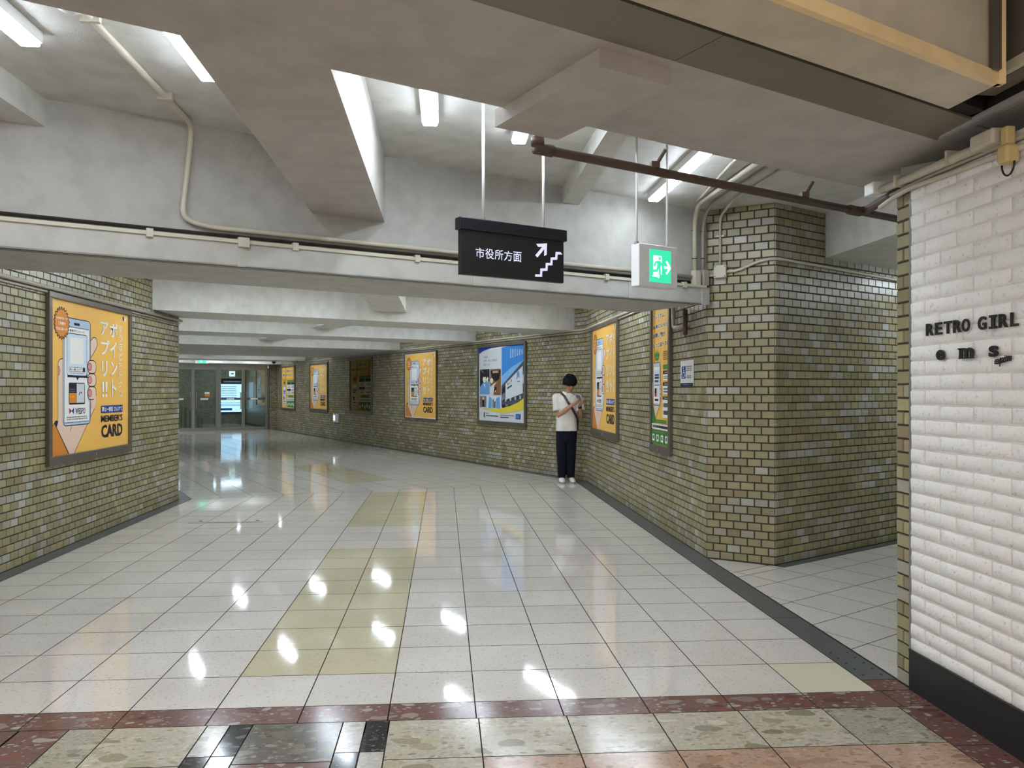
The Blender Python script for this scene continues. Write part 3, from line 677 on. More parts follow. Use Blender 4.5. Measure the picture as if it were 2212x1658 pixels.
def art_member(W, Hh):
    A = Art(W, Hh)
    A.rect(0, 0, 1, 1, I_ORANGE)
    A.poly([(0,0.167),(0.048,0.211),(0.202,0),(0,0)], I_DORANGE); A.line([(0,0.167),(0.048,0.211),(0.202,0.0)], I_NAVY, 0.008)
    A.poly([(0.048,0.215),(0.06,0.227),(0.085,0.224),(0.085,0.205),(0.066,0.184)], I_NAVY)
    hand = [(0.136,0.622),(0.104,0.615),(0.088,0.598),(0.085,0.575),(0.085,0.216),(0.07,0.184),(0.209,0.0),(0.266,0.0),(0.423,0.184),(0.468,0.238),(0.509,0.281),(0.529,0.329),(0.532,0.406),(0.509,0.443),(0.14,0.45)]
    A.poly(hand, I_SKIN); A.line([hand[0]]+hand[1:7], I_NAVY, 0.008); A.line(hand[7:14], I_NAVY, 0.008)
    A.poly([(0.086,0.574),(0.10,0.568),(0.107,0.545),(0.10,0.52),(0.086,0.513)], I_PINK); A.line([(0.086,0.574),(0.10,0.568),(0.107,0.545),(0.10,0.52),(0.086,0.513)], I_NAVY, 0.006)
    th = [(0.455,0.752),(0.478,0.772),(0.498,0.787),(0.52,0.79),(0.536,0.782),(0.55,0.76),(0.552,0.742),(0.542,0.72),(0.525,0.7),(0.455,0.632)]
    A.poly(th, I_SKIN); A.line(th, I_NAVY, 0.008)
    A.line([(0.236,0.184),(0.219,0.151)], I_NAVY, 0.007)
    A.rrect(0.14, 0.187, 0.463, 0.893, 0.032, I_PHONE, I_NAVY, 0.009)
    A.rect(0.155, 0.207, 0.445, 0.835, I_WHITE); A.line([(0.155,0.207),(0.155,0.835),(0.445,0.835),(0.445,0.207),(0.155,0.207)], I_NAVY, 0.006)
    A.rrect(0.266, 0.852, 0.329, 0.865, 0.008, I_PHONE, I_NAVY, 0.008)
    A.text('簡単ダウンロード!', 0.215, 0.803, 0.385, 0.821, I_NAVY, 0.02)
    A.rect(0.188, 0.503, 0.424, 0.53, I_NAVY)
    A.poly([(0.284,0.508),(0.304,0.484),(0.326,0.508)], I_NAVY)
    A.rrect(0.182, 0.515, 0.419, 0.793, 0.018, I_PALE, I_NAVY, 0.008)
    A.rrect(0.219, 0.594, 0.376, 0.768, 0.008, I_WHITE)
    A.rect(0.205, 0.543, 0.394, 0.570, I_WHITE); A.line([(0.205,0.543),(0.394,0.543),(0.394,0.570),(0.205,0.570),(0.205,0.543)], I_NAVY, 0.004); A.rect(0.366, 0.543, 0.394, 0.570, I_NAVY)
    A.text('岡山一番街 さんすて', 0.212, 0.549, 0.358, 0.565, I_NAVY, 0.03); A.lines(0.218, 0.38, 0.535, 0.528, 1, I_GREY)
    A.rrect(0.205, 0.324, 0.393, 0.459, 0.008, I_NAVY); A.rrect(0.205, 0.332, 0.388, 0.466, 0.006, I_LGREY, I_NAVY, 0.008)
    A.rect(0.207, 0.400, 0.294, 0.464, I_NAVY); A.rect(0.207, 0.334, 0.294, 0.400, I_DORANGE)
    A.lines(0.214, 0.275, 0.430, 0.418, 1, I_GREY); A.lines(0.214, 0.285, 0.414, 0.404, 1, I_GREY); A.lines(0.214, 0.265, 0.38, 0.368, 1, I_YEL); A.poly([(0.318,0.386),(0.324,0.416),(0.33,0.386)], I_SLATE); A.rect(0.338, 0.396, 0.352, 0.408, I_BRN)
    A.poly([(0.205,0.304),(0.234,0.283),(0.209,0.261)], I_RED); A.poly([(0.263,0.304),(0.234,0.283),(0.259,0.260)], I_BLUE); A.poly([(0.220,0.293),(0.234,0.283),(0.22,0.272)], I_NAVY)
    A.text('WESPO', 0.277, 0.2585, 0.397, 0.3005, I_NAVY, 0.012)
    A.lines(0.179, 0.423, 0.246, 0.236, 1, I_GREY, 0.7); A.lines(0.179, 0.423, 0.232, 0.222, 1, I_GREY, 0.7)
    for v0, v1 in ((0.536, 0.626), (0.446, 0.533), (0.355, 0.443)):
        A.rrect(0.424, v0, 0.532, v1, 0.034, I_SKIN, I_NAVY, 0.009); A.oval(0.451, (v0+v1)/2, 0.0265, 0.0275, I_NAVY); A.oval(0.451, (v0+v1)/2, 0.0225, 0.0235, I_PINK)
    A.poly([(0.47,0.30),(0.47,0.352),(0.50,0.352),(0.5285,0.38),(0.5285,0.33),(0.509,0.29)], I_SKIN); A.line([(0.44,0.354),(0.498,0.354)], I_NAVY, 0.008)
    n = 22; st = []
    for i in range(n*2): r = 1.0 if i % 2 == 0 else 0.82; a = math.pi*i/n; st.append((0.123+0.088*r*math.sin(a), 0.850+0.104*r*math.cos(a)))
    A.poly(st, I_DORANGE); A.line(st+[st[0]], I_NAVY, 0.008)
    A.text('J-WESTカード', 0.062, 0.870, 0.184, 0.888, I_WHITE, 0.03); A.text('ご利用で', 0.085, 0.836, 0.162, 0.858, I_WHITE, 0.03); A.text('さらにおトク!', 0.062, 0.802, 0.184, 0.822, I_WHITE, 0.03)
    for ch, u0, v0, u1, v1 in (('ア',0.587,0.809,0.697,0.910),('プ',0.595,0.672,0.712,0.782),('リ',0.607,0.515,0.684,0.632),('ポ',0.713,0.809,0.832,0.919),('イ',0.722,0.661,0.816,0.779),('ン',0.730,0.527,0.824,0.631),('ト',0.747,0.371,0.811,0.498)):
        A.text(ch, u0, v0, u1, v1, I_WHITE, 0.020)
    for u in (0.612, 0.655):
        A.poly([(u,0.479),(u+0.028,0.479),(u+0.024,0.405),(u+0.004,0.405)], I_WHITE); A.oval(u+0.014, 0.379, 0.014, 0.013, I_WHITE)
    A.column('使うほどおトクな', 0.848, 0.900, 0.360, 0.917, I_WHITE, 0.003, 0.80)
    A.rect(0.599, 0.254, 0.904, 0.308, I_BLUE); A.text('岡山一番街 さんすて', 0.610, 0.263, 0.895, 0.299, I_WHITE, 0.022)
    A.text("MEMBER'S", 0.599, 0.189, 0.904, 0.239, I_NAVY, 0.020); A.text('CARD', 0.603, 0.076, 0.904, 0.170, I_NAVY, 0.030)
    A.poly([(0.885,0.948),(0.90,0.975),(0.905,0.948)], I_WHITE); A.rect(0.908, 0.95, 0.922, 0.98, I_NAVY); A.rect(0.932, 0.945, 0.96, 0.968, I_WHITE); A.rect(0.938, 0.97, 0.954, 0.98, I_WHITE)
    return A
def art_station(W, Hh):
    A = Art(W, Hh); f = lambda L: [((u+0.04)/1.064, v) for u, v in L]
    A.rect(0, 0, 1, 1, I_LGREY)
    A.poly(f([(0.51,0.26),(1.022,0.30),(1.022,0.99),(0.51,0.985)]), I_SKY); A.poly(f([(0.51,0.45),(0.51,0.60),(0.75,0.72),(1.0,0.80),(0.80,0.62)]), I_SKY2)
    A.poly(f([(-0.04,0.917),(0.062,0.952),(0.275,0.989),(0.504,1.0),(-0.04,1.0)]), I_DSKY)
    A.poly(f([(-0.04,0.940),(0.07,0.963),(0.28,0.985),(0.504,0.992),(1.022,0.978),(1.022,1.0),(-0.04,1.0)]), I_DSKY)
    A.poly(f([(0.10,0.938),(0.196,0.957),(0.42,0.984),(0.504,0.984),(0.32,0.962)]), I_WHITE)
    A.poly(f([(0.30,0.968),(0.504,0.985),(0.60,0.985),(0.42,0.977)]), I_WHITE)
    A.text('24時間、', (0.076+.04)/1.064, 0.852, 0.21, 0.882, I_SLATE, 0.0); A.text('安全・安心の環境を', 0.109, 0.802, 0.42, 0.834, I_SLATE, 0.0); A.text('提供します。', 0.109, 0.748, 0.26, 0.778, I_SLATE, 0.0)
    for i in range(6): A.lines(0.70+i*0.047, 0.722+i*0.047, 0.953-0.004*i, 0.83+0.008*i, 8, I_PALE, 0.7)
    # white station building with dark eaves
    A.poly(f([(0.51,0.474),(1.016,0.798),(1.016,0.32),(0.51,0.257)]), I_SLATE)
    A.poly(f([(0.603,0.500),(0.982,0.724),(0.982,0.378),(0.603,0.286)]), I_LGREY)
    for i in range(1, 6):
        t = i/6; A.line(f([(0.603,0.286+0.214*t),(0.982,0.378+0.346*t)]), I_PALE, 0.004)
    A.poly(f([(0.51,0.43),(0.595,0.475),(0.595,0.40),(0.51,0.36)]), I_BLACK); A.poly(f([(0.51,0.35),(0.60,0.385),(0.60,0.30),(0.51,0.28)]), I_GREY)
    A.poly(f([(1.0,0.80),(1.022,0.81),(1.022,0.90),(1.0,0.88)]), I_BLACK); A.poly(f([(0.985,0.50),(1.018,0.51),(1.018,0.62),(0.985,0.61)]), I_LGREY)
    A.text('JR', (0.845+.04)/1.064, 0.555, (0.924+.04)/1.064, 0.655, I_SKY, 0.05); A.rect(0.85, 0.522, 0.905, 0.535, I_SKY)
    for i, ch in enumerate('岡山駅'): A.text(ch, 0.645+i*0.036, 0.475+i*0.020, 0.668+i*0.036, 0.512+i*0.022, I_BLACK, 0.02)
    A.poly(f([(0.64,0.453),(0.748,0.49),(0.748,0.466),(0.64,0.425)]), I_SLATE)
    A.poly(f([(0.51,0.20),(0.51,0.265),(1.016,0.375),(1.016,0.30),(0.80,0.21)]), I_SLATE)
    for i in range(8): A.rect(0.55+i*0.05, 0.262+i*0.006, 0.57+i*0.05, 0.292+i*0.008, I_LGREY if i % 2 else I_BLACK)
    A.rect(0.53, 0.185, 0.75, 0.225, I_BLACK); A.rect(0.60, 0.205, 0.66, 0.235, I_GREY)
    # four small photographs
    A.rect(0.025, 0.359, 0.25, 0.702, I_BLACK); A.poly([(0.025,0.359),(0.25,0.359),(0.25,0.53),(0.19,0.56),(0.10,0.52),(0.025,0.46)], I_SHIRT); A.oval(0.13, 0.565, 0.04, 0.045, I_CREAM); A.oval(0.13, 0.63, 0.055, 0.035, I_NAVY); A.poly([(0.11,0.50),(0.15,0.50),(0.14,0.44)], I_CREAM); A.poly([(0.025,0.702),(0.06,0.702),(0.11,0.66),(0.10,0.65)], I_GREY); A.poly([(0.17,0.56),(0.20,0.60),(0.23,0.58),(0.2,0.52)], I_CREAM)
    A.rect(0.265, 0.352, 0.502, 0.70, I_BRN); A.poly([(0.27,0.68),(0.50,0.68),(0.46,0.56),(0.38,0.53),(0.31,0.58)], I_BLACK); A.text('LIVE', 0.33, 0.655, 0.44, 0.675, I_CREAM, 0.02) if False else A.lines(0.32, 0.45, 0.675, 0.645, 2, I_CREAM, 0.7)
    A.poly([(0.265,0.352),(0.34,0.352),(0.36,0.48),(0.42,0.53),(0.34,0.50),(0.265,0.46)], I_LGREY); A.oval(0.30, 0.545, 0.03, 0.035, I_CREAM); A.rect(0.36, 0.40, 0.41, 0.46, I_NAVY); A.poly([(0.37,0.40),(0.40,0.42),(0.39,0.39)], I_WHITE)
    A.rect(0.025, 0.183, 0.172, 0.335, I_GREY); A.poly([(0.08,0.19),(0.13,0.19),(0.13,0.28),(0.10,0.30),(0.075,0.27)], I_NAVY); A.oval(0.105, 0.305, 0.02, 0.02, I_SKIN); A.rect(0.03, 0.21, 0.06, 0.30, I_BRN)
    A.rect(0.191, 0.178, 0.506, 0.335, I_PALE); A.poly([(0.22,0.178),(0.30,0.178),(0.30,0.31),(0.24,0.33)], I_SHIRT); A.poly([(0.40,0.178),(0.49,0.178),(0.48,0.33),(0.40,0.31)], I_SHIRT); A.rect(0.32, 0.18, 0.345, 0.30, I_SLATE); A.rect(0.36, 0.18, 0.385, 0.27, I_BLACK); A.oval(0.332, 0.305, 0.014, 0.014, I_SKIN)
    A.poly(f([(-0.04,0.182),(0.1,0.168),(0.275,0.164),(0.504,0.177),(0.712,0.213),(0.89,0.263),(1.022,0.325),(1.022,0.179),(0.843,0.141),(0.529,0.111),(0.275,0.132),(0.1,0.158)]), I_YGREEN)
    A.poly(f([(0.40,0.17),(0.529,0.165),(0.75,0.19),(1.022,0.26),(1.022,0.235),(0.75,0.165),(0.5,0.135)]), I_YEL)
    A.poly(f([(0.08,0.085),(0.10,0.12),(0.115,0.118),(0.108,0.07),(0.118,0.05),(0.10,0.038),(0.085,0.06)]), I_SLATE)
    A.text('岡山駅', 0.172, 0.092, 0.225, 0.108, I_SLATE, 0.02); A.lines(0.172, 0.455, 0.080, 0.062, 1, I_SLATE, 0.8); A.lines(0.49, 0.80, 0.096, 0.080, 1, I_GREY, 0.6); A.lines(0.49, 0.67, 0.07, 0.05, 1, I_SLATE, 0.8)
    A.rect(0.82, 0.046, 0.917, 0.113, I_DSKY); A.lines(0.83, 0.905, 0.105, 0.054, 3, I_SKY2, 0.5)
    return A
def phone_small(A, u0, u1, v0, v1):
    w = u1-u0; h = v1-v0; A.rrect(u0, v0, u1, v1, w*0.12, I_PHONE, I_NAVY, 0.007); A.rect(u0+w*0.08, v0+h*0.05, u1-w*0.08, v1-h*0.1, I_WHITE)
    A.rect(u0+w*0.15, v0+h*0.48, u1-w*0.1, v1-h*0.18, I_PALE); A.rect(u0+w*0.2, v0+h*0.62, u1-w*0.15, v0+h*0.67, I_NAVY); A.rect(u0+w*0.2, v0+h*0.69, u1-w*0.15, v0+h*0.73, I_BLUE); A.rect(u0+w*0.2, v0+h*0.54, u1-w*0.2, v0+h*0.59, I_SLATE)
    A.rect(u0+w*0.2, v0+h*0.20, u0+w*0.5, v0+h*0.40, I_NAVY); A.rect(u0+w*0.2, v0+h*0.20, u0+w*0.5, v0+h*0.28, I_RED); A.rect(u0+w*0.5, v0+h*0.2, u0+w*0.8, v0+h*0.40, I_LGREY); A.rect(u0+w*0.22, v0+h*0.10, u0+w*0.78, v0+h*0.15, I_NAVY); A.rect(u0+w*0.12, v0+h*0.465, u1-w*0.1, v0+h*0.48, I_NAVY)
def stripes(A):
    A.rect(0, 0, 1, 1, I_YEL)
    for i in range(9):
        u = rnd()*0.9; A.poly([(u,0),(u+0.07,0),(u+0.16,1),(u+0.05,1)], I_ORANGE if i % 2 else I_DORANGE) if i % 3 == 0 else A.poly([(u,0),(u+0.06,0),(u+0.10,1),(u+0.02,1)], I_ORANGE)
def art_premium_tall(W, Hh):
    A = Art(W, Hh); random.seed(3); stripes(A)
    for t, u1, v0, v1 in (('プレミアム', 0.68, 0.921, 0.962), ('会員になると、', 0.96, 0.850, 0.888), ('お買い物が', 0.76, 0.783, 0.826), ('もっとおトクに', 0.97, 0.714, 0.756)):
        A.text(t, 0.012, v0, u1, v1, I_WHITE, 0.10); A.text(t, 0.02, v0+0.003, u1-0.01, v1-0.003, I_NAVY, 0.03)
    A.poly([(0.12,0.65),(0.10,0.685),(0.17,0.665),(0.20,0.70),(0.255,0.67),(0.31,0.70),(0.34,0.665),(0.41,0.685),(0.40,0.65),(0.36,0.62),(0.16,0.62)], I_GREEN); A.rect(0.17, 0.636, 0.34, 0.648, I_LGREEN)
    A.lines(0.63, 0.95, 0.684, 0.615, 5, I_BRN, 0.5)
    A.poly([(0.0,0.32),(0.08,0.44),(0.08,0.297),(0.19,0.203),(0.43,0.285),(0.50,0.36),(0.50,0.46),(0.0,0.46)], I_SKIN)
    for v in (0.43, 0.395, 0.36): A.rrect(0.44, v-0.015, 0.54, v+0.013, 0.03, I_SKIN, I_RED, 0.006)
    phone_small(A, 0.062, 0.461, 0.292, 0.604)
    A.poly([(0,0.30),(0.0,0.155),(0.17,0.17),(0.19,0.203)], I_GREEN); A.rect(0.19, 0.166, 0.82, 0.189, I_GREEN); A.lines(0.25, 0.75, 0.184, 0.171, 1, I_LGREEN, 0.7)
    A.rect(0.644, 0.552, 1, 0.583, I_GREEN); A.lines(0.72, 0.94, 0.575, 0.560, 1, I_LGREEN, 0.6)
    for v0, v1, v2 in ((0.516, 0.540, 0.471), (0.433, 0.458, 0.372), (0.335, 0.358, 0.207)):
        A.rect(0.644, v2, 1, v0, I_WHITE); A.rect(0.644, v0, 1, v1, I_NAVY); A.lines(0.74, 0.95, v1-0.006, v0+0.006, 1, I_LGREY, 0.5); A.lines(0.69, 0.96, v0-0.012, v2+0.010, 2, I_SLATE, 0.55)
    A.rect(0, 0.117, 1, 0.158, I_WHITE); A.text('アプリ初回登録で今だけ', 0.05, 0.125, 0.96, 0.150, I_NAVY, 0.02) if False else A.lines(0.05, 0.96, 0.150, 0.126, 1, I_NAVY, 0.8)
    A.rect(0, 0.012, 1, 0.112, I_GREEN); A.lines(0.2, 0.8, 0.106, 0.092, 1, I_LGREEN, 0.6)
    for i in range(4): A.rect(0.06+i*0.25, 0.03, 0.19+i*0.25, 0.08, I_WHITE); A.rect(0.09+i*0.25, 0.045, 0.16+i*0.25, 0.07, I_SLATE)
    return A
def art_premium_wide(W, Hh):
    A = Art(W, Hh); random.seed(4); stripes(A)
    A.text('プレミアム会員になると、', 0.05, 0.875, 0.86, 0.945, I_WHITE, 0.08); A.text('プレミアム会員になると、', 0.055, 0.882, 0.85, 0.94, I_NAVY, 0.03)
    A.text('お買い物がもっとおトクに', 0.05, 0.775, 0.97, 0.85, I_WHITE, 0.08); A.text('お買い物がもっとおトクに', 0.055, 0.782, 0.96, 0.845, I_NAVY, 0.03)
    A.rect(0, 0.712, 1, 0.722, I_DORANGE); A.lines(0.05, 0.42, 0.705, 0.685, 1, I_BRN)
    A.poly([(0.14,0.62),(0.12,0.67),(0.18,0.645),(0.22,0.69),(0.26,0.645),(0.32,0.67),(0.30,0.62),(0.28,0.585),(0.16,0.585)], I_BRN); A.rect(0.17, 0.60, 0.27, 0.615, I_LGREEN)
    A.poly([(0.06,0.10),(0.06,0.40),(0.36,0.40),(0.36,0.12),(0.26,0.01),(0.14,0.01)], I_SKIN)
    phone_small(A, 0.10, 0.33, 0.11, 0.56)
    A.rect(0.44, 0.635, 1, 0.69, I_GREEN); A.lines(0.5, 0.95, 0.672, 0.652, 1, I_LGREEN, 0.7)
    A.rect(0.44, 0.475, 0.70, 0.625, I_WHITE); A.rect(0.44, 0.575, 0.70, 0.63, I_NAVY); A.rect(0.44, 0.335, 0.70, 0.46, I_WHITE); A.rect(0.44, 0.425, 0.70, 0.475, I_NAVY)
    A.rect(0.73, 0.335, 1, 0.625, I_WHITE); A.rect(0.73, 0.575, 1, 0.63, I_NAVY)
    for u0, u1, v1, v0 in ((0.48,0.66,0.56,0.49),(0.48,0.66,0.415,0.345),(0.77,0.97,0.555,0.5),(0.77,0.97,0.47,0.42),(0.77,0.97,0.40,0.35)): A.lines(u0, u1, v1, v0, 2, I_SLATE, 0.55)
    A.rect(0.53, 0.265, 0.87, 0.315, I_GREEN); A.rect(0.44, 0.19, 1, 0.255, I_WHITE); A.lines(0.47, 0.97, 0.235, 0.21, 1, I_BLUE, 0.8); A.rect(0.44, 0.03, 1, 0.185, I_GREEN)
    for i in range(5): A.rect(0.47+i*0.105, 0.06+0.02*(i % 2), 0.53+i*0.105, 0.12+0.02*(i % 2), I_WHITE)
    A.lines(0.55, 0.9, 0.172, 0.152, 1, I_LGREEN, 0.7)
    return A

# ------------------------------------------------------------------ posters
_art = {}
kc = NM('dimming_tint'); kt = kc.n('ShaderNodeBsdfTransparent'); kt.inputs[0].default_value = srgb(226, 224, 214); km = kc.n('ShaderNodeMixShader'); km.inputs[0].default_value = 0.06  # tint standing in for the dim light on one poster
kc.done(srgb(90, 88, 80), 0.08); kc.l(kt.outputs[0], km.inputs[1]); kc.l(kc.b.outputs[0], km.inputs[2]); kc.l(km.outputs[0], kc.nt.nodes['Material Output'].inputs[0]); M_DIM = kc.m
def poster(label, F, u0, u1, z0, z1, kind, bar=0.055, bot=0.085, white=False, cover=False):
    W, Hh = u1-u0, z1-z0
    t = thing('framed_poster', label, 'poster', F @ Matrix.Translation((u0, z0, 0.008)), None)
    m = 0.024 if white else 0.0
    if white: bar, bot = 0.030, 0.030
    fr = MB()
    for lo, hi in (((0,0),(W,bot)), ((0,Hh-bar),(W,Hh)), ((0,bot),(bar,Hh-bar)), ((W-bar,bot),(W,Hh-bar))):
        fr.box((lo[0], lo[1], 0), (hi[0], hi[1], 0.040), None, 0, 0.004)
    fo = fr.build('frame', M_BRONZE, t)
    if not white:
        k = MB(); k.tube([(W/2, bot*0.5, 0.040), (W/2, bot*0.5, 0.048)], 0.013, 12); k.build('lock', M_STEEL, fo)
    iw, ih = W-2*bar+0.006, Hh-bar-bot+0.006
    sh = MB().box((bar-0.003, bot-0.003, 0.004), (bar-0.003+iw, bot-0.003+ih, 0.014)).build('sheet', I_WHITE, t)
    key = (kind, round(iw-2*m, 2), round(ih-2*m, 2))
    if key not in _art:
        A = {'member': art_member, 'station': art_station, 'tall': art_premium_tall, 'wide': art_premium_wide}[kind](iw-2*m, ih-2*m)
        _art[key] = A.mesh('printed_artwork', A.mats)
    if cover: MB().box((bar-0.003, bot-0.003, 0.026), (bar-0.003+iw, bot-0.003+ih, 0.029)).build('dimming_sheet', M_DIM, t)  # added dark sheet that makes the poster look dim
    link('printed_artwork', _art[key], sh, Matrix.Translation((bar-0.003+m, bot-0.003+m, 0.014)))
    return t
fr_u = lambda b: 29.9-b
poster('large orange points-card poster on the left brick wall', F_L, 7.335-3.74, 9.195-3.74, 0.80, 2.405, 'member')
poster('orange points-card poster on the near right wall beside the standing person', F_R, 12.50-11.98, 12.50-10.14, 0.80, 2.48, 'member', 0.055, 0.11)
poster('narrow yellow and green premium-member poster beside the small wheelchair notice', F_R, 12.50-8.47, 12.50-7.715, 0.815, 2.44, 'tall', 0.052, 0.085)
poster('blue, white and yellow station poster with a building photograph', F_FR, fr_u(13.83), fr_u(11.98), 0.80, 2.41, 'station')
poster('orange points-card poster with a thin white border, next to the station poster', F_FR, fr_u(17.56), fr_u(15.74), 0.805, 2.405, 'member', white=True)
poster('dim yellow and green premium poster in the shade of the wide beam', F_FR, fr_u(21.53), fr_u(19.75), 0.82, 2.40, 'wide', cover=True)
poster('orange points-card poster far down the corridor above the small lit plate', F_FR, fr_u(25.41), fr_u(23.52), 0.79, 2.375, 'member', 0.055, 0.10)
poster('yellow and green premium poster nearest the glass doors', F_FR, fr_u(29.0), fr_u(27.17), 0.76, 2.375, 'wide')

# ------------------------------------------------------------------ hanging signs
def sign_frame(a, b, z): return frame(ab(a, b, z), E1, -E2)
t = thing('hanging_sign', 'black hanging direction sign with white lettering, arrow and stairs symbol', 'sign', sign_frame(1.885, 3.6, 2.112))
MB().box((0, 0, -0.03), (0.665, 0.245, 0.0), None, 0, 0.002).build('panel', M_BLACKPL, t)
hd = MB().box((-0.012, 0.237, -0.045), (0.682, 0.302, 0.012), None, 0, 0.005).build('head_rail', M_GREYPLASTIC, t)
for x in (0.10, 0.60): MB().tube([(x, 0.272, 0.012), (x, 0.272, 0.014)], 0.004, 8).build('screw', M_BLACKPL, hd)
M_RAIL = flat('sign_rail_grey', srgb(132, 130, 136), 0.4); hd.data.materials[0] = M_RAIL
t.children[0].data.materials[0] = flat('sign_black', srgb(15, 16, 23), 0.35)
M_SIGNW = emit('sign_white', srgb(206, 208, 236), 0.35)
def piece(nm, W, Hh, draw, par, z=0.001):
    A = Art(W, Hh); draw(A); o = A.build(nm, A.mats, par); o.location = (0, 0, z); return o
for i, ch in enumerate('市役所方面'):
    u0 = 0.135+i*0.0885; piece('character', 0.665, 0.245, lambda A: A.text(ch, u0, 0.385, u0+0.080, 0.61, M_SIGNW, 0.006), t)
piece('arrow', 0.665, 0.245, lambda A: A.poly([(0.705,0.575),(0.775,0.785),(0.735,0.775),(0.715,0.84),(0.825,0.88),(0.822,0.62),(0.795,0.58),(0.797,0.74),(0.728,0.53)], M_SIGNW), t)
stp = [(0.705,0.115),(0.765,0.125),(0.767,0.26),(0.820,0.275),(0.822,0.40),(0.870,0.415),(0.873,0.54),(0.920,0.555),(0.924,0.68),(0.975,0.69)]
sp = []; w_ = 0.0105
for sgn in (1, -1):
    side = []
    for i, (u, v) in enumerate(stp):
        if sgn == 1: side.append((u-(w_ if i % 2 == 1 else (0 if i == 0 else w_)), v+0.028))
        else: side.append((u+(w_ if i % 2 == 1 else (w_ if i else 0)), v-0.028))
    sp += side if sgn == 1 else side[::-1]
piece('stairs_symbol', 0.665, 0.245, lambda A: A.poly(sp, M_SIGNW), t)
for x, lab in ((0.145, 0), (0.535, 0)):
    MB().tube([(x, 0.300, -0.015), (x, 0.995, -0.015)], 0.008, 10).build('rod', M_WHITE, t, True)
t = thing('exit_sign', 'white box exit sign with green running figure and right arrow', 'exit sign', sign_frame(3.112, 3.6, 2.138))
MB().box((0, 0, -0.075), (0.318, 0.262, 0), None, 0, 0.006).build('housing', M_WHITE, t)
M_EXG = emit('exit_green', srgb(50, 205, 155), 0.62); M_EXW = emit('exit_white', srgb(225, 248, 242), 0.62)
MB().box((0.085, 0.030, -0.002), (0.262, 0.232, 0.002)).build('lit_panel', M_EXG, t)
def runner(t, x0, y0, w, h, z, arrow=True, parent=None):
    A = Art(w, h)
    A.rect(0.16, 0.24, 0.56, 0.82, M_EXW)
    A.oval(0.46, 0.735, 0.055, 0.055, M_EXG)
    A.poly([(0.36,0.66),(0.50,0.66),(0.50,0.52),(0.46,0.42),(0.34,0.44),(0.34,0.55)], M_EXG)
    A.line([(0.40,0.64),(0.26,0.60),(0.22,0.50)], M_EXG, 0.012); A.line([(0.48,0.63),(0.56,0.54),(0.66,0.53)], M_EXG, 0.012)
    A.line([(0.38,0.45),(0.32,0.36),(0.12,0.34)], M_EXG, 0.015); A.line([(0.45,0.44),(0.46,0.28),(0.54,0.14)], M_EXG, 0.015)
    A.poly([(0.10,0.16),(0.16,0.23),(0.46,0.23),(0.42,0.12),(0.36,0.16)], M_EXW)
    if arrow: A.line([(0.68,0.48),(0.92,0.48)], M_EXW, 0.016); A.line([(0.78,0.66),(0.94,0.48),(0.78,0.30)], M_EXW, 0.016)
    o = A.build('pictogram', A.mats, t); o.location = (x0, y0, z)
runner(t, 0.085, 0.030, 0.177, 0.202, 0.0022)
for x in (0.012, 0.262):
    r = MB().tube([(x, 0.262, -0.035), (x, 0.968, -0.035)], 0.0075, 10).build('rod', M_WHITE, t, True)
    MB().tube([(x, 0.258, -0.035), (x, 0.275, -0.035)], 0.014, 10).build('nut', M_STEEL, r)
# wheelchair notice on the right wall
t = thing('wheelchair_notice', 'small white notice with a blue wheelchair symbol on the right brick wall', 'notice', F_R @ Matrix.Translation((12.50-7.42, 1.535, 0.010)))
MB().box((0, 0, 0), (0.385, 0.25, 0.006)).build('plate', M_WHITE, t)
A = Art(0.385, 0.25); A.rect(0, 0, 1, 0.13, I_NAVY); A.lines(0.25, 0.7, 0.085, 0.045, 1, I_SKY2, 0.5); A.rect(0.10, 0.30, 0.42, 0.78, I_BLUE)
A.oval(0.24, 0.72, 0.028, 0.035, I_WHITE); A.line([(0.24,0.68),(0.25,0.54),(0.34,0.54),(0.37,0.42),(0.40,0.42)], I_WHITE, 0.008); A.line([(0.245,0.61),(0.33,0.61)], I_WHITE, 0.008)
arc = [(0.26+0.085*math.cos(math.radians(a)), 0.45+0.11*math.sin(math.radians(a))) for a in range(120, 371, 25)]; A.line(arc, I_WHITE, 0.008)
A.lines(0.47, 0.92, 0.80, 0.58, 3, I_GREY, 0.5); A.lines(0.52, 0.88, 0.44, 0.30, 2, I_GREY, 0.5); o = A.build('print', A.mats, t); o.location = (0, 0, 0.006)
# small plate on the far wall
t = thing('wall_plate', 'small grey wall box with a lit white window under the far posters', 'wall box', F_FR @ Matrix.Translation((fr_u(22.95), 0.52, 0.008)))
MB().box((0, 0, 0), (0.50, 0.26, 0.05), None, 0, 0.008).build('cover', M_WHITE, t)
MB().box((0.05, 0.05, 0.049), (0.21, 0.21, 0.053)).build('window', emit('lit_window', srgb(220, 240, 245), 0.9), t)

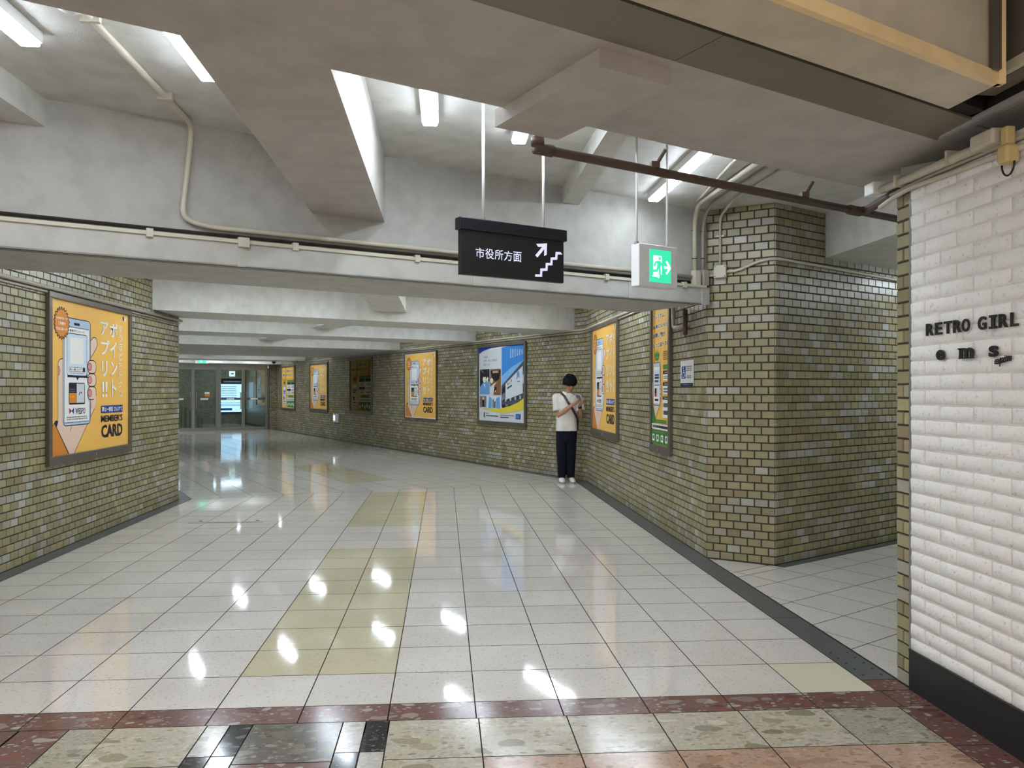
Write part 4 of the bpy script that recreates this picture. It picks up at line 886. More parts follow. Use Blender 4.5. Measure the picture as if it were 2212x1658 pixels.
# ------------------------------------------------------------------ lettering on the white wall
def letters(label, text, y_left, y_right, z0, z1, bold, depth=0.006, parts=None):
    """raised letters; u runs along F_W"""
    t = thing('wall_lettering', label, 'lettering', F_W @ Matrix.Translation((3.664-y_left, z0, 0.012)))
    W = y_left-y_right; hh = z1-z0
    for (ch, u0, u1, v0, v1, bd) in parts:
        vs, fs, _ = glyphs(ch, bd); b = MB(); pts = [(u0*W+(u1-u0)*W*x, (v0+(v1-v0)*y)*hh) for x, y in vs]
        n = len(pts); b.add([(x, y, depth) for x, y in pts]+[(x, y, 0.0) for x, y in pts], list(fs))
        cnt = {}
        for f in fs:
            for i in range(len(f)): cnt[(f[i], f[(i+1) % len(f)])] = 1
        b.add([(x, y, depth) for x, y in pts]+[(x, y, 0.0) for x, y in pts], [(i+n, j+n, j, i) for (i, j) in cnt if (j, i) not in cnt])
        if ch == 'I':
            for vv in (v0, v1-0.17): b.box(((u0-0.020)*W, vv*hh, 0), ((u1+0.020)*W, (vv+0.17)*hh, depth+0.0006))
        if ch == 'm':
            for q in (0, 0.36, 0.72): b.box(((u0+(u1-u0)*q-0.008)*W, 0, 0), ((u0+(u1-u0)*(q+0.28)+0.008)*W, 0.08*hh, depth+0.0006))
            b.box(((u0-0.02)*W, 0.88*hh, 0), ((u0+0.05)*W, 1.0*hh, depth))
        b.build('letter', M_BLACKLET, t)
    return t
ul = lambda x0, x1: (x0, x1)
RG = [('R', 0.0, 0.092, 0, 1, 0.024), ('E', 0.113, 0.197, 0, 1, 0.024), ('T', 0.222, 0.313, 0, 1, 0.024), ('R', 0.332, 0.424, 0, 1, 0.024), ('O', 0.432, 0.516, 0, 1, 0.024), ('G', 0.607, 0.690, 0, 1, 0.024), ('I', 0.744, 0.778, 0, 1, 0.05), ('R', 0.818, 0.905, 0, 1, 0.024), ('L', 0.930, 1.0, 0, 1, 0.024)]
letters('upper row of black raised capitals reading RETRO GIRL on the white bricks', '', 3.520, 2.924, 1.760, 1.818, 0, parts=RG)
letters('spaced black raised letters reading ems below the capitals', '', 3.443, 3.037, 1.640, 1.688, 0, parts=[('e', 0.0, 0.145, 0, 1, 0.03), ('m', 0.40, 0.625, 0, 1, 0.035), ('s', 0.868, 1.0, 0, 1, 0.03)])
t = thing('wall_lettering', 'small black slanted script word below the letter s', 'lettering', F_W @ Matrix.Translation((3.664-3.056, 1.606, 0.012)) @ Matrix.Rotation(math.radians(9), 4, 'Z'))
vs_, fs_, _ = glyphs('excite', 0.03); b = MB(); b.add([(x*0.094+y*0.010, y*0.030, 0.008) for x, y in vs_], list(fs_)); b.add([(x*0.094+y*0.010, y*0.030, 0.0) for x, y in vs_], [f[::-1] for f in fs_])
b.tube([(0.002, 0.004, 0.004), (0.03, 0.002, 0.004), (0.094, 0.006, 0.004)], 0.0022, 6); b.tube([(0.028, -0.012, 0.004), (0.040, 0.024, 0.004)], 0.0022, 6); b.build('script', M_BLACKLET, t)

# ------------------------------------------------------------------ pipes, conduits, boxes
def run(name, label, cat, pts, r, m, fil=0.06, seg=10):
    b = MB(); b.tube(fillet(pts, fil), r, seg); return tag(b.build(name, m, None, True), label, cat)
t = thing('drain_pipe', 'rusty brown pipe slung below the soffit edge on two hangers', 'pipe')
PB, PZ = 2.80, 2.553
b = MB(); b.tube(fillet([ab(1.845, PB, 2.60), ab(1.845, PB, PZ), ab(4.75, PB, PZ)], 0.05), 0.021, 12); b.build('pipe', M_PIPE, t, True)
b = MB(); b.tube([ab(1.845, PB, 2.565), ab(1.845, PB, 2.60)], 0.030, 12); b.tube([ab(1.83, PB, PZ), ab(1.92, PB, PZ)], 0.027, 12); b.build('elbow', M_PIPE, t, True)
b = MB(); b.tube(fillet([ab(4.10, PB, PZ), ab(4.16, PB-0.02, PZ+0.01), Vector((2.36, 3.86, 2.53)), Vector((2.36, 3.80, 2.60))], 0.05), 0.024, 12); b.build('branch_pipe', M_PIPE, t, True)
b = MB(); b.tube([ab(4.02, PB, PZ), ab(4.12, PB, PZ)], 0.029, 12); b.build('coupling', M_PIPE, t, True)
for a in (2.52, 3.62):
    h = MB(); h.tube([ab(a, PB, PZ+0.02), ab(a+0.05, PB-0.02, 2.66)], 0.009, 8); h.box((-0.02, -0.02, 0), (0.02, 0.02, 0.03), Matrix.Translation(ab(a, PB, PZ+0.015))); h.build('hanger', M_PIPE, t)
b = MB(); cc = ab(1.0, 0); 
cond = thing('ceiling_conduit', 'long ivory conduit running across the recess ceiling and down the upper wall', 'conduit')
b.tube(fillet([(-1.5, 2.6, 3.085), (-1.5, (4.94-1.5*0.4446)/0.8957-0.015, 3.085), ab(0.71, 4.93, 2.52), ab(0.86, 4.93, 2.487), ab(4.86, 4.93, 2.492)], 0.09, 8), 0.017, 10); b.build('tube', M_CONDUIT, cond, True)
for p in ((-1.5, 3.42, 3.085), (-1.5, 4.3, 3.085)): MB().box((-0.04, -0.012, -0.02), (0.04, 0.012, 0.02), Matrix.Translation(p)).build('clip', M_CONDUIT, cond)
t = thing('smoke_detector', 'white round smoke detector on the recess ceiling', 'detector', Matrix.Translation((-1.53, 3.30, RZ)))
MB().tube([(0,0,0),(0,0,-0.02),(0,0,-0.045),(0,0,-0.055)], [0.055,0.055,0.045,0.02], 18).build('body', M_WHITE, t, True)
# conduits at the pillar
def ceil_to_wall(a, x0, m, lab, r, bz, end):
    t = thing('wall_conduit', lab, 'conduit'); b = MB()
    b.tube(fillet([Vector((x0[0], x0[1], 3.08)), Vector((x0[2], x0[3], 3.08)), ab(a, 4.93, 2.98), ab(a, 4.93, bz)], 0.12, 8), r, 10); b.build('tube', m, t, True)
    k = MB(); k.box((-0.034, -0.03, -0.14), (0.034, 0.028, 0.0), frame(ab(a, 4.915, bz), E1, -E2) @ Matrix(((1,0,0,0),(0,0,1,0),(0,-1,0,0),(0,0,0,1))), 0, 0.006); k.build('end_box', m, t)
    for z in (bz+0.10, 2.90): MB().tube([ab(a, 4.93, z), ab(a, 4.93, z+0.008)], r+0.003, 10).build('band', M_BLACKPL, t)
ceil_to_wall(4.90, (2.178, 4.8, 2.15, 6.36), M_CONDUIT, 'thick ivory conduit bending from the ceiling beside the pillar', 0.020, 2.55, 0)
ceil_to_wall(5.00, (2.30, 4.8, 2.27, 6.42), M_CONDUITG, 'thinner grey conduit between the ivory one and the pillar bricks', 0.015, 2.56, 0)
run('ceiling_conduit', 'slim ivory conduit slanting over the recess ceiling behind the pipe', 'conduit', [(1.99, 4.7, 3.085), (2.0, 5.2, 3.085), (2.1, 6.1, 3.085), (2.12, 6.35, 3.085)], 0.011, M_CONDUIT)
FAf = F_PA
jb = thing('junction_box', 'square ivory junction box with conduits on the pillar', 'junction box', FAf @ Matrix.Translation((0.13, 2.545, 0.012)))
MB().box((-0.055, -0.055, 0), (0.055, 0.055, 0.045), None, 0, 0.004).build('box', M_CONDUIT, jb)
for x in (-0.043, 0.043):
    for y in (-0.043, 0.043): MB().tube([(x, y, 0.045), (x, y, 0.047)], 0.005, 8).build('screw', M_BLACKPL, jb)
def on_face(u, z, n=0.025, F=None): return (F or F_PA) @ Vector((u, z, n))
run('wall_conduit', 'vertical ivory conduit above the junction box with a two-screw clip', 'conduit', [on_face(0.125, 2.60), on_face(0.125, 3.03), Vector((2.40, 6.2, 3.085)), Vector((2.42, 5.3, 3.085))], 0.011, M_CONDUIT, 0.08)
MB().box((-0.035, -0.008, -0.012), (0.035, 0.008, 0.0), F_PA @ Matrix.Translation((0.125, 2.86, 0.026))).build('clip', M_CONDUIT, bpy.data.objects['wall_conduit.002'] if 'wall_conduit.002' in bpy.data.objects else None)
F_PBo = F_PB
LPA = (Vector((*P2, 0))-Vector((*P1, 0))).length
run('wall_conduit', 'ivory conduit rising from the junction box and round the pillar into the side passage', 'conduit', [on_face(0.185, 2.54), on_face(0.28, 2.545), on_face(0.47, 2.615), on_face(LPA, 2.625, 0.03), on_face(0.10, 2.622, 0.025, F_PB), on_face(1.2, 2.605, 0.025, F_PB), on_face(4.0, 2.56, 0.025, F_PB)], 0.013, M_CONDUIT, 0.10)
run('wall_conduit', 'short ivory conduit stub left of the junction box', 'conduit', [on_face(0.005, 2.515), on_face(0.08, 2.52)], 0.013, M_CONDUIT)
# conduits along the walls
b = MB(); b.tube([(-3.59, 3.80, 2.425), (-3.59, 10.90, 2.445)], 0.019, 10); b.tube([(-3.597, 3.80, 2.385), (-3.597, 10.86, 2.405)], 0.010, 8); tag(b.build('wall_conduit', M_CONDUITG, None, True), 'long grey conduit along the left wall just above the poster', 'conduit')
b = MB(); p0 = ab(7.63, 29.5, 2.47); p1 = ab(7.63, 10.17, 2.50); b.tube(fillet([p0, p1, Vector((2.318, 12.35, 2.50)), Vector((2.318, 7.2, 2.48))], 0.1), 0.017, 10); b.tube(fillet([ab(7.64, 29.5, 2.435), ab(7.64, 10.17, 2.465), Vector((2.328, 12.35, 2.465)), Vector((2.328, 8.6, 2.45))], 0.1), 0.010, 8)
tag(b.build('wall_conduit', M_CONDUIT, None, True), 'long ivory conduit along the right walls above the posters', 'conduit')
t = thing('valve_pipe', 'stubby grey pipe fitting hanging below the beam end on the right wall', 'pipe fitting')
b = MB(); b.tube([(2.30, 7.18, 2.27), (2.30, 7.18, 2.03)], [0.024, 0.022], 12); b.tube([(2.30, 7.18, 2.03), (2.30, 7.18, 2.0)], 0.006, 8); b.build('stem', M_PIPE, t, True)
b = MB(); b.tube(fillet([(2.30, 7.2, 2.12), (2.30, 7.56, 2.12), (2.30, 7.58, 2.42)], 0.06), 0.020, 12); b.build('elbow', M_CONDUITG, t, True)
# trunking, box and sensor above the white wall
t = thing('cable_trunking', 'ivory cable trunking with brackets along the top of the white wall', 'trunking')
b = MB(); b.tube([(2.295, 3.86, 2.553), (2.295, 3.10, 2.542)], 0.021, 10); b.build('tube', M_CONDUIT, t, True)
for y in (3.70, 3.30): MB().box((2.268, y-0.008, 2.525), (2.335, y+0.008, 2.585)).build('bracket', M_CONDUIT, t)
MB().box((2.25, 3.86, 2.535), (2.33, 3.95, 2.60), None, 0, 0.006).build('end_box', M_WHITE, t)
MB().box((2.25, 2.98, 2.52), (2.335, 3.12, 2.585), None, 0, 0.01).build('joint_box', M_TAN, t)
run('wall_conduit', 'ivory conduit sagging along the top courses of the white bricks', 'conduit', [(2.31, 3.90, 2.47), (2.31, 3.80, 2.49), (2.31, 3.62, 2.505), (2.317, 3.40, 2.497), (2.317, 2.70, 2.47)], 0.012, M_CONDUIT, 0.08)
run('wall_conduit', 'thin grey conduit between trunking and sagging conduit', 'conduit', [(2.31, 3.80, 2.51), (2.318, 3.5, 2.525), (2.318, 2.6, 2.515)], 0.010, M_CONDUITG, 0.08)
t = thing('alarm_sensor', 'yellowed plastic sensor with a black loop cable at the wall top', 'sensor', Matrix.Translation((2.285, 2.935, 2.45)))
MB().box((-0.03, -0.03, -0.03), (0.03, 0.03, 0.045), None, 0, 0.012).build('body', M_YELLOWED, t)
MB().box((-0.02, -0.018, 0.045), (0.02, 0.018, 0.12), None, 0, 0.006).build('neck', M_YELLOWED, t)
b = MB(); b.tube([(0.0, 0.035*math.cos(math.radians(a)), -0.028+0.050*math.sin(math.radians(a))) for a in range(180, 361, 15)], 0.004, 6); b.build('loop_cable', M_BLACKPL, t, True)
t = thing('dome_camera', 'small black dome camera under the beam near the doors', 'camera', Matrix.Translation(ab(6.75, 26.6, 2.5)))
MB().tube([(0,0,0),(0,0,-0.03)], 0.09, 16).build('base', M_WHITE, t, True); MB().ball((0,0,-0.03), (0.07,0.07,0.08)).build('dome', M_BLACKPL, t, True)

# ------------------------------------------------------------------ glass doors and what lies behind them
kg = NM('door_glass'); kt = kg.n('ShaderNodeBsdfTransparent'); kt.inputs[0].default_value = srgb(226, 236, 238); km = kg.n('ShaderNodeMixShader'); km.inputs[0].default_value = 0.07
kg.done(srgb(120, 130, 134), 0.04, 0.6); kg.l(kt.outputs[0], km.inputs[1]); kg.l(kg.b.outputs[0], km.inputs[2]); kg.l(km.outputs[0], kg.nt.nodes['Material Output'].inputs[0]); M_GLASS = kg.m
DB = 29.9
def door(n, a0, a1, label, hinge):
    F = frame(ab(a0, DB, 0.0), E1, -E2); w = a1-a0
    d = bpy.data.objects.new('door_%d' % n, None); COL.objects.link(d); d.matrix_world = F; struct(d, label)
    MB().box((0.04, 0.10, -0.008), (w-0.04, 2.25, 0.004)).build('pane', M_GLASS, d)
    fr = MB()
    for lo, hi in (((0,0),(0.055,2.32)), ((w-0.055,0),(w,2.32)), ((0.055,0),(w-0.055,0.11)), ((0.055,2.25),(w-0.055,2.32))): fr.box((lo[0], lo[1], -0.025), (hi[0], hi[1], 0.025))
    fr.build('stile_frame', M_STEEL, d); MB().box((0.055, 1.13, -0.012), (w-0.055, 1.21, 0.018)).build('mid_rail', M_BRONZE, d)
    MB().box((w*0.3, 1.14, 0.018), (w*0.62, 1.20, 0.021)).build('sticker', I_WHITE, d)
    x = 0.10 if hinge else w-0.10
    b = MB(); b.tube(fillet([(x, 0.80, 0.02), (x, 0.80, 0.09), (x, 1.40, 0.09), (x, 1.40, 0.02)], 0.03), 0.016, 10); b.build('handle', M_STEEL, d, True)
    return d
door(1, 3.83, 4.69, 'left leaf of the left pair of glass doors', False); d2 = door(2, 4.69, 5.53, 'right leaf of the left pair of glass doors', True)
door(3, 5.60, 6.45, 'left leaf of the right pair of glass doors, in front of the lit board', False); door(4, 6.45, 7.32, 'right leaf of the right pair of glass doors, by the brick pier', True)
MB().box((0.40, 1.26, 0.004), (0.58, 1.42, 0.008)).build('sticker', I_DORANGE, d2); MB().box((0.40, 1.36, 0.008), (0.56, 1.42, 0.010)).build('sticker', I_WHITE, d2)
fb = MB(); ebox(LA, 7.34, DB-0.06, DB+0.06, 2.32, 2.47, fb)
for a0, a1 in ((5.53, 5.60), (7.32, 7.38), (3.76, 3.83)): ebox(a0, a1, DB-0.04, DB+0.04, 0, 2.33, fb)
struct(fb.build('trim_20', M_STEEL), 'stainless frame around the glass doors')
MB().box((0,0,0),(0.1,0.1,0.1)) ; side = ebox(LA, 3.76, DB-0.006, DB+0.006, 0.1, 2.32).build('window_1', M_GLASS); struct(side, 'fixed glass pane left of the doors')
WP_, F_PIER = tiled_wall('wall_pier', 'narrow dark brick pier right of the glass doors', abp(7.38, 29.70), abp(7.66, 29.70), (-E2.x, -E2.y), 2.6, MIX_B, nobj=0, vis=False)
def far_brick():
    k = NM('far_brick_courses'); g = k.n('ShaderNodeTexCoord'); mp = k.n('ShaderNodeMapping'); k.l(g.outputs['Object'], mp.inputs['Vector'])
    t = k.n('ShaderNodeTexBrick'); k.l(mp.outputs[0], t.inputs['Vector']); t.inputs['Scale'].default_value = 1.0; t.inputs['Brick Width'].default_value = TP; t.inputs['Row Height'].default_value = TH; t.inputs['Mortar Size'].default_value = 0.005
    t.inputs['Color1'].default_value = srgb(140, 132, 96); t.inputs['Color2'].default_value = srgb(164, 158, 132); t.inputs['Mortar'].default_value = srgb(58, 56, 48)
    return k.done(t.outputs['Color'], 0.4)
M_FARB = far_brick()
def far_wall(name, lab, p0, p1, n, h=2.7):
    p0 = Vector((*p0, 0)); p1 = Vector((*p1, 0)); F = frame(p0, p1-p0, Vector((*n, 0)))
    b = MB(); b.box((0, -0.1, -0.1), ((p1-p0).length, h, 0)); o = b.build(name, M_FARB); o.matrix_world = F; return struct(o, lab), F
_, F_BK = far_wall('wall_stair_back', 'brick wall behind the glass doors carrying the lit board', abp(-2, 36.3), abp(8, 36.3), (-E2.x, -E2.y))
_, F_BR = far_wall('wall_stair_right', 'brick wall right of the space behind the glass doors', abp(7.95, 36.3), abp(7.95, 29.9), (-E1.x, -E1.y))
far_wall('wall_stair_left', None, abp(-2, 29.9), abp(-2, 36.3), E1t)
struct(ebox(-2.2, 8.3, 29.6, 36.6, 2.62, 2.8).build('ceiling.040', M_BEAM)); struct(ebox(-2.2, LA, 36.6-7, 36.6, -0.1, -0.004).build('floor.010', M_FGROUT))
struct(ebox(-2.2, LA-0.12, 29.8, 29.9, 0, 2.7).build('wall_stair_front', M_WALLUP))
# stair flight beyond the left pair of doors
st = thing('stair_flight', 'dark stair flight rising to the left behind the glass doors', 'stairs')
for i in range(9): ebox(5.15-(i+1)*0.30, 5.15-i*0.30, 33.2, 36.25, 0, 0.165*(i+1)).build('step', M_GREYPLASTIC, st)
b = MB(); v = [ab(5.55, 33.1, 0), ab(2.2, 33.1, 0), ab(2.2, 33.1, 2.3), ab(2.6, 33.1, 2.3), ab(5.55, 33.1, 0.35)]; w_ = [p+E2*0.12 for p in v]
b.add(v+w_, [(4,3,2,1,0), (5,6,7,8,9)]+[(i, (i+1) % 5, (i+1) % 5+5, i+5) for i in range(5)]); b.build('side_wall', M_FARB, st)
poster('orange poster seen through the glass of the right-hand doors', F_BR, 36.3-34.2, 36.3-32.5, 0.78, 2.42, 'member')
t = thing('notice_sheet', 'pale notice sheet taped to the wall behind the right door', 'notice', F_BR @ Matrix.Translation((36.3-35.6, 0.70, 0.002))); MB().box((0,0,0),(0.8,1.15,0.006)).build('sheet', I_LGREY, t)
M_BOARD = emit('lit_board', srgb(205, 228, 240), 1.1, srgb(190, 222, 245))
t = thing('lit_notice_board', 'brightly lit information board with dark header behind the glass doors', 'notice board', F_BK @ Matrix.Translation((2+6.765, 0.51, 0.002)))
MB().box((-0.08, -0.06, 0), (1.10, 1.50, 0.05)).build('frame', I_NAVY, t); bd = MB().box((0, 0, 0.05), (1.02, 1.26, 0.056)).build('lit_face', M_BOARD, t)
A = Art(1.02, 1.26); A.lines(0.10, 0.75, 0.94, 0.42, 8, I_SKY2, 0.35); A.lines(0.05, 0.9, 0.36, 0.20, 3, I_SKY2, 0.35); A.rect(0.02, 0.06, 0.56, 0.14, I_SKY); A.lines(0.2, 0.95, 1.12, 1.05, 1, I_LGREY, 0.7); o = tag(A.build('print', A.mats, t), kind='stuff'); o.location = (0, 0, 0.0565)
t = thing('lit_pictogram_sign', 'small square lit white sign above the information board', 'sign', F_BK @ Matrix.Translation((2+7.22, 2.11, 0.002))); MB().box((0,0,0),(0.25,0.24,0.06),None,0,0.02).build('lit_face', emit('lit_sign_face', srgb(225, 248, 240), 0.9), t); MB().box((0.06,0.1,0.06),(0.19,0.15,0.062)).build('print', I_LGREEN, t)
t = thing('exit_sign', 'far green and white exit sign above the left glass doors', 'exit sign', sign_frame(4.60, 28.9, 2.44)); MB().box((0,0,-0.06),(0.44,0.20,0),None,0,0.006).build('housing', M_WHITE, t); MB().box((0.10,0.012,-0.002),(0.37,0.188,0.002)).build('lit_panel', M_EXG, t); runner(t, 0.14, 0.012, 0.176, 0.176, 0.0022, False)

# ------------------------------------------------------------------ the person with the phone
def remeshed(mb, name, mats, vox, parent, smooth_it=4):
    me = mb.mesh(name, mats); o = bpy.data.objects.new(name, me); COL.objects.link(o)
    md = o.modifiers.new('r', 'REMESH'); md.mode = 'VOXEL'; md.voxel_size = vox; md.use_smooth_shade = True
    if smooth_it: sm = o.modifiers.new('s', 'SMOOTH'); sm.factor = 0.5; sm.iterations = smooth_it
    bpy.context.view_layer.update(); ev = o.evaluated_get(bpy.context.evaluated_depsgraph_get())
    m2 = bpy.data.meshes.new_from_object(ev); o.modifiers.clear(); o.data = m2; m2.name = name
    if not m2.materials: m2.materials.append(mats)
    o.parent = parent; return o
def ring(c, rx, ry, n=20, tilt=None, p=2.4):
    out = []
    for i in range(n):
        a = 2*math.pi*i/n; cx, sy = math.cos(a), math.sin(a)
        v = Vector((math.copysign(abs(cx)**(2/p), cx)*rx, math.copysign(abs(sy)**(2/p), sy)*ry, 0))
        if tilt is not None: v = tilt @ v
        out.append(Vector(c)+v)
    return out
M_SKIN = flat('skin', srgb(178, 132, 108), 0.5, 0, 0.35); M_HAIR = flat('black_hair', srgb(13, 12, 12), 0.75, 0, 0.15); M_SHIRT = paint('white_cotton', srgb(226, 222, 214), 0.8, 200, 0.15, 0.02); M_TROUS = flat('navy_cloth', srgb(17, 21, 34), 0.85, 0, 0.2); M_SHOE = flat('white_leather', srgb(226, 226, 224), 0.45); M_STRAP = flat('brown_leather', srgb(62, 44, 38), 0.5)
pos = Vector((1.985, 12.36, 0.0)); yaw = math.atan2(-pos.x, pos.y)
PM = Matrix.Translation(pos) @ Matrix.Rotation(yaw+math.radians(10), 4, 'Z')
person = thing('person', 'person in white shirt and navy trousers looking down at a phone by the corner', 'person', PM)
# local axes: x to the image right, y away from the viewer, z up
B = MB()
HD = Vector((0.045, -0.045, 1.600)); HR = Matrix.Rotation(math.radians(14), 3, 'Z') @ Matrix.Rotation(math.radians(33), 3, 'X')
B.loft([ring((0.0,0.01,0.90),0.15,0.10), ring((0,0.01,1.02),0.145,0.095), ring((0,0.0,1.20),0.165,0.105), ring((0.0,0.0,1.34),0.185,0.10), ring((0.01,0.0,1.405),0.13,0.08), ring((0.015,-0.005,1.44),0.065,0.062)])
B.tube([(0.012,0.005,1.40),(0.03,-0.015,1.47),(0.042,-0.03,1.53)], [0.060,0.054,0.054], 14)
B.ball(HD, (0.078,0.098,0.108), HR); B.ball(HD+HR @ Vector((0,-0.035,-0.055)), (0.058,0.060,0.062), HR)      # skull and jaw
B.tube([HD+HR @ Vector((0,-0.090,0.012)), HD+HR @ Vector((0,-0.106,-0.018)), HD+HR @ Vector((0,-0.094,-0.030))], [0.009,0.014,0.013], 8)   # nose
for s in (-1, 1): B.ball(HD+HR @ Vector((s*0.079,0.012,-0.01)), (0.012,0.022,0.032), HR, 8, 6)                   # ears
B.ball(HD+HR @ Vector((0,-0.087,-0.058)), (0.024,0.010,0.009), HR, 10, 6)                                        # mouth
SHL, ELL, WRL = Vector((-0.165,0.0,1.375)), Vector((-0.135,-0.05,1.090)), Vector((0.065,-0.235,1.275))
SHR, ELR, WRR = Vector((0.185,0.01,1.365)), Vector((0.225,-0.07,1.085)), Vector((0.165,-0.245,1.255))
for a, e, w in ((SHL, ELL, WRL), (SHR, ELR, WRR)):
    B.tube([a, a.lerp(e,0.5), e], [0.056,0.047,0.040], 14); B.ball(a, 0.058); B.tube([e, e.lerp(w,0.35), w], [0.040,0.041,0.026], 14); B.ball(e, 0.041)
PH = Vector((0.150,-0.290,1.365)); PR = Matrix.Rotation(math.radians(14), 3, 'Z') @ Matrix.Rotation(math.radians(38), 3, 'X')   # phone centre and tilt
def hand(w, side):
    palm = PH + PR @ Vector((side*0.040, -0.052, -0.022)); B.tube([w, w.lerp(palm,0.5), palm], [0.026,0.028,0.030], 12); B.ball(palm, (0.036,0.020,0.044), PR)
    for k in range(4):
        y = -0.066+0.022*k; L = (0.85,0.97,1.0,0.9)[k]
        B.tube([palm+PR @ Vector((side*0.010,0.004+0.014*(k-1.5),-0.008)), PH+PR @ Vector((side*0.046,y,-0.020)), PH+PR @ Vector((side*(0.026*L),y+0.012,-0.021)), PH+PR @ Vector((side*(0.012*L),y+0.016,-0.016))], [0.0105,0.0098,0.0090,0.0078], 8)
    B.tube([palm+PR @ Vector((side*0.016,-0.012,0.008)), PH+PR @ Vector((side*0.044,-0.040,0.014)), PH+PR @ Vector((side*0.020,-0.012,0.016))], [0.014,0.0115,0.009], 8)
hand(WRL, -1); hand(WRR, 1)
for s, x in ((-1,-0.082),(1,0.055)):
    B.tube([(x*0.9+0.0,0.01,0.90),(x,0.0,0.50),(x,0.02,0.10)], [0.085,0.056,0.040], 14); B.tube([(x,0.03,0.06),(x+s*0.008,-0.10,0.035)], [0.04,0.034], 10)
body = remeshed(B, 'body', M_SKIN, 0.005, person, 2)
# eyes, brows and lips as small parts
for s in (-1, 1):
    MB().ball(HD+HR @ Vector((s*0.033,-0.085,0.004)), (0.013,0.007,0.005), HR, 10, 6).build('eye', M_BLACKPL, body, True)
MB().ball(HD+HR @ Vector((0,-0.095,-0.058)), (0.020,0.005,0.006), HR, 10, 6).build('lips', flat('lip', srgb(150, 92, 84), 0.5), body, True)
hb = MB(); hb.ball(HD+HR @ Vector((0,0.024,0.034)), (0.096,0.108,0.094), HR, 20, 12)
random.seed(21)
for k in range(64):                     # locks combed from the crown down to a fringe, over the ears and to the nape
    a = 2*math.pi*k/64+rnd()*0.05; front = max(0.0, -math.sin(a)); back = max(0.0, math.sin(a))
    ex, ey = 0.098+rnd()*0.008, 0.112+rnd()*0.008
    ze = 0.022*front-0.028*(1-front)*(1-back)-0.070*back+(rnd()-0.5)*0.022
    crown = HD+HR @ Vector((0.012,0.035,0.130)); mid = HD+HR @ Vector((ex*0.72*math.cos(a),0.018+ey*0.74*math.sin(a),0.108+rnd()*0.006)); low = HD+HR @ Vector((ex*math.cos(a),0.016+ey*math.sin(a),0.052)); end = HD+HR @ Vector((ex*0.97*math.cos(a)+(rnd()-0.5)*0.012,0.014+ey*0.97*math.sin(a),ze))
    hb.tube([crown, mid, low, end], [0.016,0.017,0.015,0.005], 7)
remeshed(hb, 'hair', M_HAIR, 0.0055, person, 1)
# polo shirt
S = MB()
S.loft([ring((0.0,0.01,0.835),0.176,0.122), ring((0.0,0.01,0.92),0.172,0.118), ring((-0.002,0.005,1.06),0.166,0.116), ring((0.0,0.0,1.20),0.180,0.120), ring((0.005,0.0,1.32),0.200,0.115), ring((0.01,0.0,1.385),0.172,0.098), ring((0.014,0.0,1.425),0.10,0.080), ring((0.016,-0.004,1.45),0.072,0.070)])
for a, e, o_ in ((SHL, ELL, -0.012), (SHR, ELR, 0.012)):
    q = a.lerp(e, 0.74)+Vector((o_, 0, 0)); S.ball(a+Vector((o_*0.2, 0, 0.0)), (0.074,0.074,0.072)); S.tube([a+Vector((-o_*6, 0, 0.02)), a+Vector((o_*0.4, 0, -0.005)), a.lerp(e, 0.4)+Vector((o_, 0, 0)), q], [0.062,0.073,0.071,0.075], 18)
shirt = remeshed(S, 'shirt', M_SHIRT, 0.009, person, 3)
cl = MB()
for s in (-1, 1): cl.add([Vector(p) for p in ((0.014+s*0.070,0.02,1.485),(0.014+s*0.012,-0.075,1.445),(0.014+s*0.060,-0.100,1.395),(0.014+s*0.098,-0.02,1.440),(0.014+s*0.066,0.02,1.483),(0.014+s*0.012,-0.069,1.441),(0.014+s*0.056,-0.092,1.393),(0.014+s*0.092,-0.02,1.436))], [(0,1,2,3),(7,6,5,4),(0,4,5,1),(1,5,6,2),(2,6,7,3),(3,7,4,0)])
cl.build('collar', M_SHIRT, shirt); MB().box((0.006,-0.128,1.30),(0.026,-0.116,1.42)).build('placket', M_SHIRT, shirt)
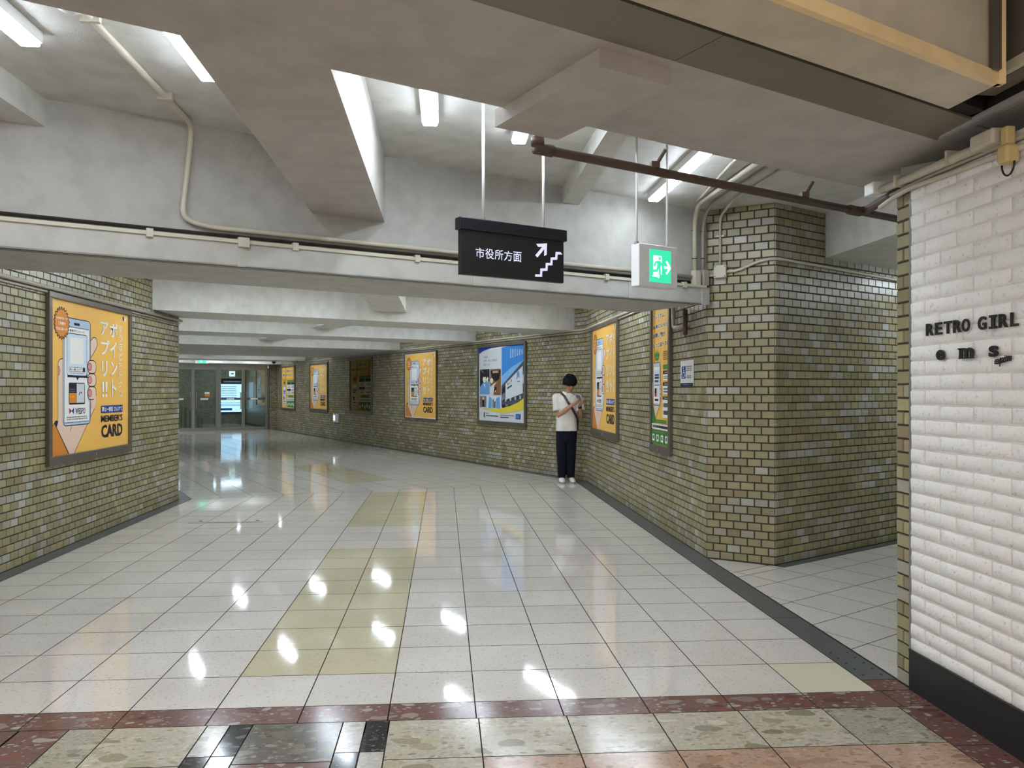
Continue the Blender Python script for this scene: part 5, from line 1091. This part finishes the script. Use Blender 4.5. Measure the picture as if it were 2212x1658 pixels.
# trousers
T = MB(); T.loft([ring((0.0,0.01,0.91),0.160,0.110), ring((0,0.01,0.84),0.172,0.120), ring((0.0,0.01,0.76),0.172,0.122), ring((-0.004,0.01,0.66),0.165,0.115)])
for x, s in ((-0.080,-1),(0.068,1)): T.loft([ring((x*0.95+0.004,0.01,0.80),0.096,0.112), ring((x,0.008,0.60),0.090,0.100), ring((x-0.0*s,0.0,0.42),0.081,0.090), ring((x+0.002,0.012,0.24),0.070,0.080), ring((x+0.002,0.018,0.075),0.061,0.074)])
remeshed(T, 'trousers', M_TROUS, 0.009, person, 2)
for x, s in ((-0.080,-1),(0.068,1)):
    sh = MB(); sh.loft([ring((x,0.035,0.022),0.042,0.065), ring((x,0.03,0.06),0.044,0.060), ring((x,0.03,0.098),0.040,0.046)]); sh.loft([ring((x+s*0.012,-0.09,0.022),0.046,0.105), ring((x+s*0.010,-0.08,0.05),0.045,0.10), ring((x+s*0.004,-0.02,0.085),0.034,0.055)])
    so = remeshed(sh, 'shoe', M_SHOE, 0.008, person, 2)
    sl = MB(); sl.loft([ring((x+s*0.008,-0.045,0.0),0.050,0.160,24), ring((x+s*0.008,-0.045,0.022),0.050,0.160,24)]); sl.build('sole', M_GREYPLASTIC, so)
b = MB(); wv = WRR.lerp(ELR, 0.10); b.tube([wv, wv.lerp(ELR, 0.10)], 0.033, 14); b.box((-0.018,-0.040,-0.018), (0.018,-0.030,0.018), Matrix.Translation(wv.lerp(ELR,0.05))); b.build('wristwatch', M_BLACKPL, person, True)
# phone held in both hands
ph = thing('smartphone', 'small smartphone held up in both hands', 'phone', PM @ Matrix.Translation(PH) @ PR.to_4x4())
MB().box((-0.036,-0.066,-0.006),(0.036,0.092,0.004),None,0,0.003).build('case', flat('phone_case', srgb(120, 118, 104), 0.3, 0.4), ph)
MB().box((-0.032,-0.061,0.0035),(0.032,0.087,0.0048)).build('screen', emit('phone_screen', srgb(60, 66, 76), 0.4), ph)
# shoulder bag
bag = thing('shoulder_bag', 'brown strap of a bag worn diagonally over the white shirt', 'bag', PM)
pts = [(-0.085,0.10,1.40),(-0.09,0.0,1.452),(-0.055,-0.100,1.405),(0.0,-0.130,1.305),(0.075,-0.138,1.19),(0.13,-0.125,1.09),(0.178,-0.06,1.00),(0.19,0.03,0.95)]
st = MB(); vs2 = []
pp = [Vector(p) for p in pts]
for i, p in enumerate(pp):
    tdir = (pp[min(i+1,len(pp)-1)]-pp[max(i-1,0)]).normalized(); out = Vector((p.x*0.4, p.y, 0.02)).normalized(); sd = tdir.cross(out).normalized()
    vs2 += [p+sd*0.019, p-sd*0.019, p-sd*0.019+out*0.006, p+sd*0.019+out*0.006]
st.loft([vs2[i*4:i*4+4] for i in range(len(pp))]); st.build('strap', M_STRAP, bag)
MB().box((0.08,0.13,0.82),(0.22,0.20,1.0),None,0,0.02).build('pouch', M_STRAP, bag)
